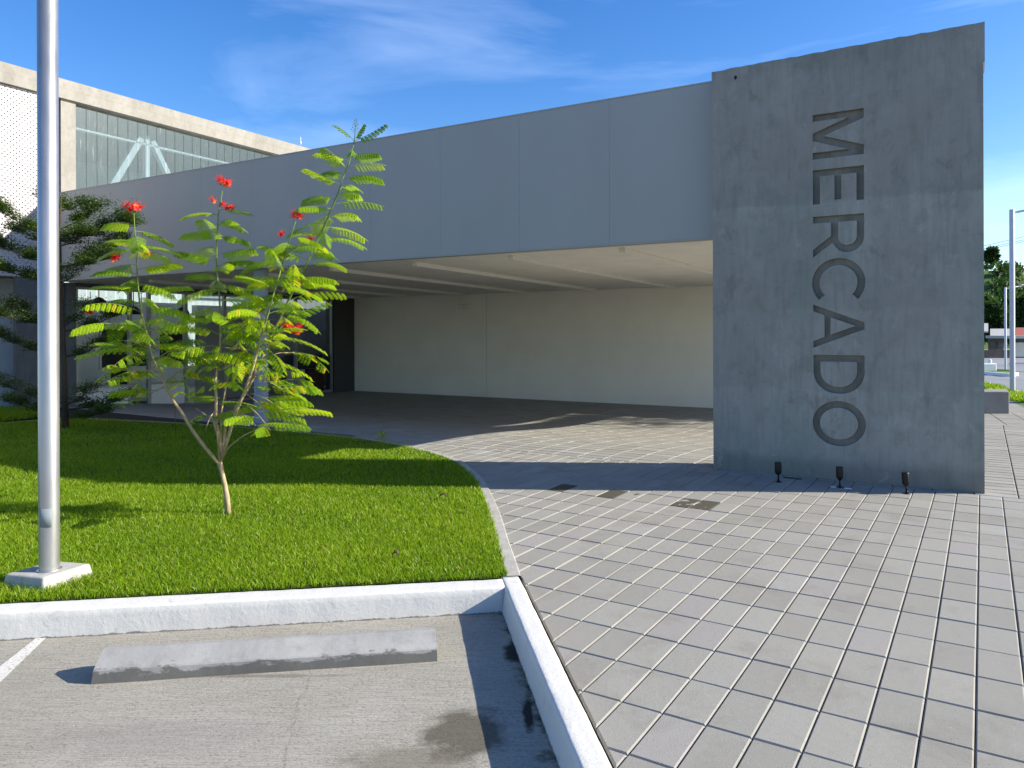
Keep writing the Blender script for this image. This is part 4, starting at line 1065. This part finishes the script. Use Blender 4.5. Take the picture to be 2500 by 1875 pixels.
# crown tips
tip = SP['C'][-1]
frond(fst, tip, Vector((-.6, .1, .8)), .26, .6, 0, 7, .05, rg); frond(fst, tip, Vector((.9, -.1, .35)), .34, -.2, 0, 8, .05, rg); frond(fst, tip, Vector((.3, .2, .9)), .2, .5, 0, 6, .04, rg)
trunk_o = st.build('trunk', M['bark'], shr); 
fst_o = fst.build('leaf_stalk', plain('green_stalk', (0.16, 0.24, 0.04), .6), shr)
fo = bulk('foliage', np.array([tuple(v) for v in leafV]), 0, 4, M['shrub'], leafR, shr)
# inflorescence spike at the top and flower clusters
mb = MB(); a = SP['C'][-1]; b = P7(869.6, 290, .12); mb.tube([tuple(a), tuple(b)], [.004, .0015], 5)
for k in range(26):
    f = .3 + .7 * k / 26; c_ = a.lerp(b, f); az = k * 2.4; l_ = .05 * (1.15 - f); e = c_ + Vector((math.cos(az) * l_, math.sin(az) * l_, l_ * .7)); mb.tube([tuple(c_), tuple(e)], .0012, 3, False)
    r_ = .0045; mb.add([e + Vector(q) * r_ for q in ((1, 0, 0), (0, 1, 0), (-1, 0, 0), (0, -1, 0), (0, 0, 1.3), (0, 0, -1.3))], [(0, 1, 4), (1, 2, 4), (2, 3, 4), (3, 0, 4), (1, 0, 5), (2, 1, 5), (3, 2, 5), (0, 3, 5)])
mb.build('flower_spike', plain('bud_green', (0.10, 0.15, 0.06), .6), shr)
def cluster(px, py, dy, n, rad, label=None):
    V = []; Rn = []; c0 = P7(px, py, dy)
    for k in range(n):
        az = rg.uniform(0, 6.28); el = rg.uniform(-.5, 1.2); c_ = c0 + Vector((math.cos(az) * math.cos(el), math.sin(az) * math.cos(el), math.sin(el) * .75)) * rad * rg.uniform(.35, 1)
        ax = (c_ - c0).normalized() + Vector((rg.uniform(-.4, .4), rg.uniform(-.6, .2), .2)); ax.normalize()
        a_ = ax.cross(Vector((0.3, 0.1, 1))).normalized(); b_ = ax.cross(a_).normalized(); orange = rg.random() < .3
        for j in range(5):
            t_ = j * 1.2566 + rg.uniform(-.2, .2); d = (a_ * math.cos(t_) + b_ * math.sin(t_)); s_ = ax.cross(d).normalized(); pl_ = rg.uniform(.018, .029); pw = pl_ * rg.uniform(.7, .95)
            r0 = rg.uniform(.8, 1) if orange and rg.random() < .7 else rg.uniform(0, .75)
            q = [c_, c_ + d * pl_ * .5 + s_ * pw * .5 + ax * rg.uniform(0, .006), c_ + d * pl_ + ax * rg.uniform(.001, .011), c_ + d * pl_ * .5 - s_ * pw * .5 + ax * rg.uniform(0, .006)]
            V += q; Rn.append(r0)
        for j in range(4):
            d = (ax + a_ * rg.uniform(-.35, .35) + b_ * rg.uniform(-.35, .35)).normalized(); s_ = d.cross(a_).normalized() * .0011; e = c_ + d * rg.uniform(.04, .06)
            V += [c_ - s_, c_ + s_, e + s_ * .5, e - s_ * .5]; Rn.append(.2)
    o = bulk('flower_cluster', np.array([tuple(v) for v in V]), 0, 4, M['petal'], Rn, shr)
    if label: o['label'] = label
    return o
for (px, py, dy, n, r_) in [(326, 507, -.1, 26, .055), (283, 633, -.12, 11, .03), (360, 622, -.1, 7, .03), (546, 447, .02, 22, .052), (560, 508, 0, 10, .032), (522, 492, .02, 5, .02), (540, 500, .02, 4, .02), (727, 527, -.12, 14, .035), (755, 585, .1, 10, .022), (722, 808, -.15, 26, .05), (700, 798, -.15, 6, .02), (222, 762, 0, 5, .02), (690, 572, -.1, 5, .02)]:
    cluster(px, py, dy, int(n * 1.25), r_ * 1.22)
# fruiting twiglet lower right, thin red stake behind
cluster_y = []
mb = MB(); mb.tube([G(428, 1060), PD(427, 985, G(428, 1060)[1])], .005, 6); tag(mb.build('stake', plain('red_stake', (.16, .07, .04))), 'thin reddish garden stake upright in the shaded lawn', 'stake')

# ------------------------------------------------------------------ layered tree behind the lamp post
YT = 13.4
tb = G(160, 1046)
tr = thing('layered_tree', tb, 'young dark tree with flat layered branches behind the lamp post', 'tree')
def PT(px, py, dy=0): return Vector(PD(px, py, YT + dy))
tk = MB(); TP = [(160, 1048), (158, 980), (157, 900), (154, 840), (151, 790), (149, 720), (147, 650), (146, 580), (147, 520), (150, 480)]
tk.tube([tuple(PT(*p)) for p in TP], [.062, .052, .047, .043, .04, .034, .028, .022, .014, .006], 10)
LV = []; LR = []
rt = random.Random(77)
def spray(a, b, wid, thick, n, size=.03, tone=.4):
    ax = (b - a); L_ = ax.length; d = ax.normalized(); s_ = d.cross(Vector((0, 0, 1))).normalized()
    nt = max(5, int(L_ / .075)); n = n * 4.2; size = .038
    for k in range(nt):
        f = .22 + .78 * (k + rt.random() * .8) / nt; f = min(1, f); base = a.lerp(b, f); sg = rt.choice((-1, 1)); wv = wid * (.35 + .65 * math.sin(math.pi * min(1, .15 + f * .9)))
        tipv = base + s_ * sg * wv * rt.uniform(.5, 1) + d * wv * rt.uniform(.3, .8) + Vector((0, 0, rt.uniform(-.02, .07)))
        tk.tube([tuple(base), tuple((base + tipv) / 2 + Vector((0, 0, -.015))), tuple(tipv)], [.006, .004, .002], 4, False)
        m_ = int(n / nt)
        for j in range(m_):
            g = rt.random() ** .6; c_ = base.lerp(tipv, g) + Vector((rt.gauss(0, .06), rt.gauss(0, .07), abs(rt.gauss(0, thick)) - .01))
            ld = Vector((rt.gauss(0, 1), rt.gauss(0, 1), rt.uniform(-.1, .7))).normalized(); nr = Vector((rt.gauss(0, .5), rt.gauss(0, .5), 1)).normalized(); s2 = ld.cross(nr).normalized() * size * .28
            L2 = size * rt.uniform(.7, 1.3); LV.extend([c_, c_ + ld * L2 * .5 + s2, c_ + ld * L2, c_ + ld * L2 * .5 - s2]); LR.append(min(1, max(0, rt.gauss(tone, .22))))
def tier(p0, p1, dy, wid, thick, n, r0=.016, sag=.06, tone=.4):
    a = PT(*p0); b = PT(p1[0], p1[1], dy); mid = (a + b) / 2 - Vector((0, 0, sag)); tk.tube([tuple(a), tuple(mid), tuple(b)], [r0, r0 * .65, r0 * .3], 6)
    thick = thick * 1.5; spray(a.lerp(mid, .35), mid, wid * .8, thick, n * .38, tone=tone); spray(mid, b, wid, thick, n * .65, tone=tone)
tiers = [
 ((147, 560), (235, 505), .5, .42, .05, 900), ((147, 585), (322, 540), -.3, .42, .07, 1500), ((148, 600), (205, 568), -.8, .32, .05, 600), ((148, 655), (300, 590), .3, .38, .08, 1300), ((148, 650), (285, 622), -.6, .3, .05, 700),
 ((148, 690), (192, 655), -.5, .2, .05, 260), ((146, 590), (-20, 500), -.3, .32, .06, 1200), ((146, 600), (45, 555), .6, .3, .04, 500), ((146, 650), (-20, 590), .2, .34, .06, 1200), ((147, 690), (-20, 648), -.4, .34, .05, 1000),
 ((146, 520), (120, 480), .3, .3, .05, 300), ((147, 510), (190, 498), .8, .3, .05, 400),
 ((151, 800), (20, 745), .2, .32, .05, 800), ((151, 795), (-30, 760), -.6, .3, .05, 700), ((151, 810), (300, 762), .1, .34, .05, 1000), ((151, 800), (210, 745), .8, .3, .05, 450),
 ((153, 870), (-10, 815), -.2, .3, .04, 650), ((154, 872), (250, 838), .2, .26, .04, 450), ((156, 985), (-15, 925), .2, .3, .04, 550), ((157, 990), (225, 945), -.3, .25, .04, 350),
 ((158, 1005), (20, 980), -.3, .32, .04, 600), ((158, 1000), (315, 968), .1, .32, .04, 700), ((159, 1020), (270, 1000), -.3, .3, .04, 500)]
for (p0, p1, dy, wd, th, n) in tiers: tier(p0, p1, dy, wd, th, n)
tk.build('trunk', M['bark_dark'], tr)
bulk('crown', np.array([tuple(v) for v in LV]), 0, 4, M['olive'], LR, tr)

# ------------------------------------------------------------------ small things on the ground
def dead_leaf(px, py, label, s_=.05, seed=0):
    x, y, _ = G(px, py); r_ = random.Random(seed); mb = MB(); n = 6; vs_ = []
    for k in range(n + 1):
        a = k / n; w = s_ * .35 * math.sin(math.pi * (a * .9 + .05)); cz = .045 + .03 * math.sin(a * 3.1)
        vs_ += [(x + (a - .5) * s_, y - w, cz + .012), (x + (a - .5) * s_, y, cz), (x + (a - .5) * s_, y + w, cz + .014)]
    mb.add(vs_, [(k * 3 + j, (k + 1) * 3 + j, (k + 1) * 3 + j + 1, k * 3 + j + 1) for k in range(n) for j in range(2)], True)
    mb.tube([(x - s_ * .5, y, .045), (x - s_ * .95, y - .03, .02)], .0018, 4, False)
    o = mb.build('dead_leaf', plain('brown_leaf', (.09, .045, .03), .6), loc=(x, y, 0)); tag(o, label, 'leaf', 'dry leaves lying on the lawn')
dead_leaf(1082, 1226, 'curled brown dry leaf on the sunny lawn near the curved edging', .085, 1)
dead_leaf(966, 1374, 'small dark dry leaf on the lawn near the front kerb', .055, 2)
wx, wy, _ = G(930, 1078); V = []; Rn = []
for k in range(60):
    az = rt.uniform(0, 6.28); el = rt.uniform(.2, 1.3); d = Vector((math.cos(az) * math.cos(el), math.sin(az) * math.cos(el), math.sin(el))); c_ = Vector((wx, wy, .01)) + d * rt.uniform(.02, .13); s_ = d.cross(Vector((0, 0, 1))).normalized() * .012
    V += [c_, c_ + d * .03 + s_, c_ + d * .06, c_ + d * .03 - s_]; Rn.append(rt.random() * .8)
wo_ = bulk('weed', np.array([tuple(v) for v in V]), 0, 4, M['shrub'], Rn); tag(wo_, 'small leafy weed at the far edge of the lawn by the paving', 'weed')

# concrete bench block right of the sign wall
c0 = np.array(G(2464, 1010)[:2]); e_ = np.array(G(2404, 1009.5)[:2]) - c0; e_ /= np.linalg.norm(e_); nb_ = np.array([e_[1], -e_[0]]); nb_ = nb_ if nb_[1] > 0 else -nb_
nb_ = np.array([0.50, 0.866])
q = [c0 + e_ * 1.9, c0, c0 + nb_ * .8, c0 + e_ * 1.9 + nb_ * .8]
mb = MB(); mb.hexa([(p[0], p[1], 0) for p in q] + [(p[0], p[1], .445) for p in q]); o = mb.build('concrete_bench', M['bench'], loc=(c0[0], c0[1], 0)); bevel(o, .012); tag(o, 'low grey concrete block bench on the paving right of the sign wall', 'bench')

# ------------------------------------------------------------------ beyond the plaza: verge, street, houses, hill
def GT(px, py):
    t = 5.0; d = ray(px, py)
    while t < 400:
        if EYE + d[2] * t < zg(d[0] * t, t): break
        t += .05
    return (d[0] * t, t)
def fsheet(name, poly, dz, m, kind='structure', sub=8):
    bm = bmesh.new(); f = bm.faces.new([bm.verts.new((p[0], p[1], 0)) for p in poly]); 
    bmesh.ops.triangulate(bm, faces=[f]); 
    for _ in range(4):
        bmesh.ops.subdivide_edges(bm, edges=[e for e in bm.edges if e.calc_length() > 1.5], cuts=1, use_grid_fill=False)
        bmesh.ops.triangulate(bm, faces=[f for f in bm.faces if len(f.verts) > 3])
    for v in bm.verts: v.co.z = zg(v.co.x, v.co.y) + dz
    bmesh.ops.recalc_face_normals(bm, faces=bm.faces[:])
    if bm.faces[:][0].normal.z < 0: bmesh.ops.reverse_faces(bm, faces=bm.faces[:])
    me = bpy.data.meshes.new(name); bm.to_mesh(me); bm.free(); me.materials.append(m); o = bpy.data.objects.new(name, me); C.objects.link(o); tag(o, kind=kind); return o
v1 = [GT(2404, 937), GT(2440, 943), GT(2470, 955), GT(2500, 962), GT(2600, 985), GT(2560, 1010), GT(2500, 992), GT(2470, 979), GT(2404, 950)]
fsheet('verge', v1, .004, M['grass_far'])
rd = [GT(2300, 925), GT(2404, 936), GT(2440, 942), GT(2470, 954), GT(2500, 961), GT(2600, 984), (60, 24), (70, 90), (10, 90)]
fsheet('road', rd, -.05, M['asphalt'])
isl = [GT(2300, 899), GT(2404, 900), GT(2470, 905), GT(2480, 911), GT(2465, 917), GT(2404, 910), GT(2300, 906)]
fsheet('traffic_island', isl, .06, M['grass_far'])
mb = MB(); kp = [GT(2300, 906), GT(2404, 911), GT(2466, 917), GT(2480, 914)]
for a, b in zip(kp[:-1], kp[1:]):
    a = np.array(a); b = np.array(b); d = (b - a) / np.linalg.norm(b - a); n_ = np.array([-d[1], d[0]]) * .12
    za, zb2 = zg(*a), zg(*b)
    mb.hexa([(a[0] - n_[0], a[1] - n_[1], za - .1), (b[0] - n_[0], b[1] - n_[1], zb2 - .1), (b[0] + n_[0], b[1] + n_[1], zb2 - .1), (a[0] + n_[0], a[1] + n_[1], za - .1), (a[0] - n_[0], a[1] - n_[1], za + .1), (b[0] - n_[0], b[1] - n_[1], zb2 + .1), (b[0] + n_[0], b[1] + n_[1], zb2 + .1), (a[0] + n_[0], a[1] + n_[1], za + .1)])
tag(mb.build('island_kerb', M['white']), kind='structure')
g2 = blades('verge_grass', v1, (12, 19), [(15, 25, 700)], .04, .10, .014, M['grass'], lambda X, Y: np.array([zg(a, b) for a, b in zip(X, Y)]) if len(X) else X, 4)
tag(g2, 'short green grass on the verge beside the road', 'grass')
# shaded strip of grass along the hall wall at far left
gl = [(-14.5, 13.2), (-9.75, 14.45), (-9.35, 15.3), (-10.3, 16.6), (-15.5, 15.5)]
sheet('planting_bed', gl, .006, M['soil'])
g3 = blades('bed_grass', gl, (-15, -9), [(13, 17, 1500)], .05, .12, .012, M['grass'], None, 9); tag(g3, 'taller shaded grass in the strip along the hall wall', 'grass')

# planter wall on the island
p0 = PD(2404, 897, 46); p1 = PD(2434, 900, 46)
mb = MB(); mb.box(p0[0] - 3, p1[0], 46, 46.4, -.85, -.36)
o = mb.build('planter_wall', M['white'], loc=(p1[0], 46, -.85)); bevel(o, .05); tag(o, 'low white planter wall on the traffic island', 'planter wall')
mb = MB(); x_ = PD(2422, 890, 46)[0]; mb.lathe(x_, 46.2, [(.09, -.37), (.1, -.2), (.06, -.12), (0, -.1)], 12); tag(mb.build('bollard', M['white'], loc=(x_, 46.2, -.37)), 'small white bollard standing on the planter wall', 'bollard')

# houses across the street
def house(px0, px1, Y, ybase, ytop, m, roofm, label, roof_px=None, dark=True):
    x0 = PD(px0, 800, Y)[0]; x1 = PD(px1, 800, Y)[0]; zb_ = PD(2450, ybase, Y)[2]; zt2 = PD(2450, ytop, Y)[2]
    t = thing('house', ((x0 + x1) / 2, Y, zb_), label, 'house')
    def rad(xa, xb, ya, D, z0, z1, z2=None, z3=None):
        kf = (ya + D) / ya; z2 = z0 if z2 is None else z2; z3 = z1 if z3 is None else z3
        return [(xa, ya, z0), (xb, ya, z0), (xb * kf, ya + D, z2), (xa * kf, ya + D, z2), (xa, ya, z1), (xb, ya, z1), (xb * kf, ya + D, z3), (xa * kf, ya + D, z3)]
    mb = MB(); mb.hexa(rad(x0, x1, Y, 7, zb_, zt2)); mb.build('wall', m, t)
    mb = MB(); mb.hexa(rad(x0 - .4, x1 + .5, Y - 1.0, 8.5, zt2 + .02, zt2 + .16, zt2 + .9, zt2 + 1.04)); mb.build('roof', roofm, t)
    if dark:
        w_ = (x1 - x0); 
        for a, b in ((.12, .45), (.6, .9)):
            f = MB(); f.box(x0 + w_ * a, x0 + w_ * b, Y - .05, Y - .002, zb_ + .9, zt2 - .35); fo_ = f.build('window', M['alu_dark'], t)
            f = MB(); f.box(x0 + w_ * (a + b) / 2 - .03, x0 + w_ * (a + b) / 2 + .03, Y - .09, Y - .052, zb_ + .9, zt2 - .35); f.build('mullion', M['white'], fo_)
    return t
M['wall_a'] = plain('cream_house', (.62, .58, .48)); M['wall_b'] = plain('weathered_house', (.10, .09, .08), .9, .2, .3, 1); M['roof_w'] = plain('zinc_roof', (.36, .36, .35)); M['roof_r'] = plain('red_roof', (.3, .08, .06), .8, .2, .2, 2)
house(2270, 2386, 78, 868, 812, M['wall_a'], M['roof_w'], 'cream house with a white sheet roof edge, nearest the sign wall', dark=False)
house(2412, 2450, 80, 868, 826, M['wall_b'], M['roof_w'], 'dim weathered house with dark openings across the street')
house(2474, 2560, 84, 866, 822, M['wall_b'], M['roof_r'], 'house with a red roof behind the bus shelter')
# low street wall in front
mb = MB(); a = PD(2300, 868, 77); b = PD(2560, 868, 77); mb.box(a[0], b[0], 77, 77.3, a[2] - .3, a[2] + .55); o = mb.build('street_wall', M['wall_b'], loc=(a[0], 77, a[2])); tag(o, 'low weathered street wall in front of the houses', 'wall')
# bus shelter
bx0 = PD(2490, 850, 50)[0]; bz = PD(2490, 905, 50)[2]
t = thing('bus_shelter', (bx0, 50, bz), 'pale flat-roofed bus shelter at the right edge of the street', 'bus shelter')
zr = PD(2490, 826, 50)[2]
mb = MB(); mb.box(bx0 - 1.4, bx0 + 4, 49, 51.4, zr, zr + .18); mb.build('roof', M['roof_w'], t)
for k in range(3):
    mb = MB(); mb.box(bx0 + k * 1.7, bx0 + k * 1.7 + .14, 50.9, 51.04, bz, zr); mb.build('post', M['galv_far'], t)
mb = MB(); mb.box(bx0 - .3, bx0 + 3.6, 50.3, 50.7, bz + .42, bz + .5); mb.build('bench', M['galv_far'], t)
mb = MB(); mb.box(bx0 + .25, bx0 + 1.4, 51.05, 51.1, bz + .9, zr - .3); pn = mb.build('advert_panel', plain('poster_white', (.7, .7, .68)), t)
mb = MB(); mb.box(bx0 + .3, bx0 + 1.35, 51.02, 51.045, bz + 1.0, bz + 1.25); mb.build('poster', plain('poster_orange', (.7, .15, .05)), pn)
# distant overhead lines between two poles outside the view
for k, (ya, yb_) in enumerate([(600, 572), (606, 583), (609, 590)]):
    a = Vector(PD(2300, ya + 22, 60)); b = Vector(PD(2900, yb_ - 110, 60)); pts = [tuple(a.lerp(b, i / 14) - Vector((0, 0, .35 * math.sin(math.pi * i / 14)))) for i in range(15)]
    mb = MB(); mb.tube(pts, .016, 5); tag(mb.build('power_line', M['blackp']), 'thin overhead power cable across the sky, ' + ['highest', 'middle', 'lowest'][k] + ' of the three', 'cable', 'overhead power cables')
for (px, lab) in ((2300, 'wooden utility pole hidden behind the sign wall'), (2900, 'wooden utility pole beyond the right edge')):
    a = Vector(PD(px, 800, 60)); zt3 = PD(px, 600 if px < 2500 else 470, 60)[2]
    mb = MB(); mb.tube([(a.x, 60.2, -1.3), (a.x, 60.2, zt3 + .6)], [.16, .11], 10); tag(mb.build('utility_pole', M['bark_dark'], loc=(a.x, 60.2, -1.3)), lab, 'utility pole')

# generic leafy tree
def leafy_tree(name, p, h, rad, label, seed, ncl=60, per=70, size=.25, m=None, trunk_h=.35, group=None, squash=.75, low=0.0):
    r_ = random.Random(seed); t = thing(name, p, label, 'tree', group); P0 = Vector(p); tkk = MB()
    cz = h * (trunk_h + (1 - trunk_h) * .5); cr = Vector((0, 0, cz)); rz_ = h * (1 - trunk_h) * .5
    tkk.tube([(0, 0, 0), (.05 * h * .2, 0, h * trunk_h), (0, 0, h * .8)], [h * .03, h * .022, h * .006], 8)
    V = []; Rn = []
    for k in range(ncl):
        while True:
            q = Vector((r_.uniform(-1, 1), r_.uniform(-1, 1), r_.uniform(-1, 1)))
            if .25 < q.length < 1: break
        c_ = cr + Vector((q.x * rad, q.y * rad, q.z * rz_)); 
        if k % 3 == 0: tkk.tube([(0, 0, h * r_.uniform(trunk_h * .8, .6)), tuple(c_ * .6 + Vector((0, 0, h * .15))), tuple(c_)], [h * .009, h * .005, h * .002], 4, False)
        cs = rad * r_.uniform(.16, .34); tone = r_.gauss(.42, .18)
        for j in range(per):
            d = Vector((r_.gauss(0, 1), r_.gauss(0, 1), r_.gauss(0, squash))).normalized() * cs * r_.random() ** .45; e = c_ + d
            ld = (d.normalized() + Vector((r_.gauss(0, .6), r_.gauss(0, .6), r_.gauss(0, .6)))).normalized(); nr = Vector((r_.gauss(0, 1), r_.gauss(0, 1), r_.gauss(.6, 1))).normalized(); s2 = ld.cross(nr)
            if s2.length < .05: continue
            s2 = s2.normalized() * size * .32; L2 = size * r_.uniform(.6, 1.2)
            V.extend([e, e + ld * L2 * .5 + s2, e + ld * L2, e + ld * L2 * .5 - s2]); Rn.append(min(1, max(0, tone + r_.gauss(0, .15))))
    o = tkk.build('trunk', M['bark_dark'], t); o.location = (0, 0, 0)
    o = bulk('crown', np.array([tuple(v) for v in V]), 0, 4, m or M['farleaf'], Rn, t); o.location = (0, 0, 0)
    return t
def far_tree(px, ybase, ytop, Y, wpx, label, seed, **kw):
    p = PD(px, ybase, Y); h = PD(px, ytop, Y)[2] - p[2]; leafy_tree('broadleaf_tree', p, h, wpx / 2 / FPX * Y, label, seed, **kw)
far_tree(2425, 850, 735, 95, 70, 'bright leafy tree rising behind the weathered house', 5, size=.45, trunk_h=.15, ncl=110)
far_tree(2395, 850, 722, 100, 80, 'dark tree half hidden by the sign wall edge', 6, size=.5, trunk_h=.15, ncl=100)
far_tree(2478, 850, 722, 110, 70, 'dark tall tree behind the two far lamp posts', 8, size=.5, trunk_h=.12, ncl=130)
far_tree(2540, 850, 715, 108, 110, 'dark spreading tree behind the bus shelter', 9, size=.5, trunk_h=.12, ncl=120)
# hill and its woodland
def hill():
    mb = MB(); vs_ = []; nx, ny = 90, 30; X0, X1 = 40, 420; Y0, Y1 = 125, 330; hz = {}
    def hh(x, y):
        f = sst(Y0, 215, y); base = 20.5 + 5.0 * sst(200, 60, x) if False else 21.5 - .055 * (x - 130)
        base += 2.2 * math.sin(x * .045 + 1) + 1.3 * math.sin(x * .11)
        return -1.5 + max(6, base - 4.0) * f
    hill.hh = hh
    for j in range(ny):
        for i in range(nx):
            x = X0 + (X1 - X0) * i / (nx - 1); y = Y0 + (Y1 - Y0) * j / (ny - 1); vs_.append((x, y, hh(x, y)))
    mb.add(vs_, [(j * nx + i, j * nx + i + 1, (j + 1) * nx + i + 1, (j + 1) * nx + i) for j in range(ny - 1) for i in range(nx - 1)], True)
    tag(mb.build('hill', plain('hill_grass', (.075, .13, .03), .95, .1, .35, .06)), kind='structure')
hill()
def wood():
    g = np.random.default_rng(3); V = []; Rn = []
    n = 900
    for k in range(n):
        x = g.uniform(95, 235); y = g.uniform(126, 232)
        if not (.55 < x / y < .85): continue
        fr_ = (y - 126) / 100
        if g.random() < fr_ * .55: continue
        z = hill.hh(x, y); R_ = g.uniform(1.4, 3.8) * (1.2 - .6 * fr_); tone = g.normal(.4, .18)
        m_ = 70; d = g.normal(0, 1, (m_, 3)); d /= np.linalg.norm(d, axis=1)[:, None]; d[:, 2] *= .75
        e = np.array([x, y, z + R_ * .7]) + d * R_ * g.random((m_, 1)) ** .4
        a = g.normal(0, 1, (m_, 3)); a /= np.linalg.norm(a, axis=1)[:, None]; b = np.cross(a, g.normal(0, 1, (m_, 3))); b /= np.linalg.norm(b, axis=1)[:, None]
        s_ = R_ * .22
        V.append(np.stack([e, e + a * s_ + b * s_ * .6, e + a * s_ * 2, e + a * s_ - b * s_ * .6], 1).reshape(-1, 3)); Rn.append(np.clip(tone + g.normal(0, .12, m_), 0, 1))
    o = bulk('woodland', np.concatenate(V), 0, 4, M['farleaf'], np.concatenate(Rn)); tag(o, 'green woodland covering the hillside beyond the street', 'woodland', kind='stuff')
wood()
far_tree(2421, 650, 607, 205, 26, 'round dark tree standing alone on the hill ridge', 12, size=.9, trunk_h=.2, ncl=50)
# roadside tree outside the frame on the right, whose shade falls under the canopy
leafy_tree('broadleaf_tree', (18.6, 17.1, 0), 9.4, 2.1, 'roadside tree beyond the right edge of the paving', 31, ncl=90, per=60, size=.16, trunk_h=.5)
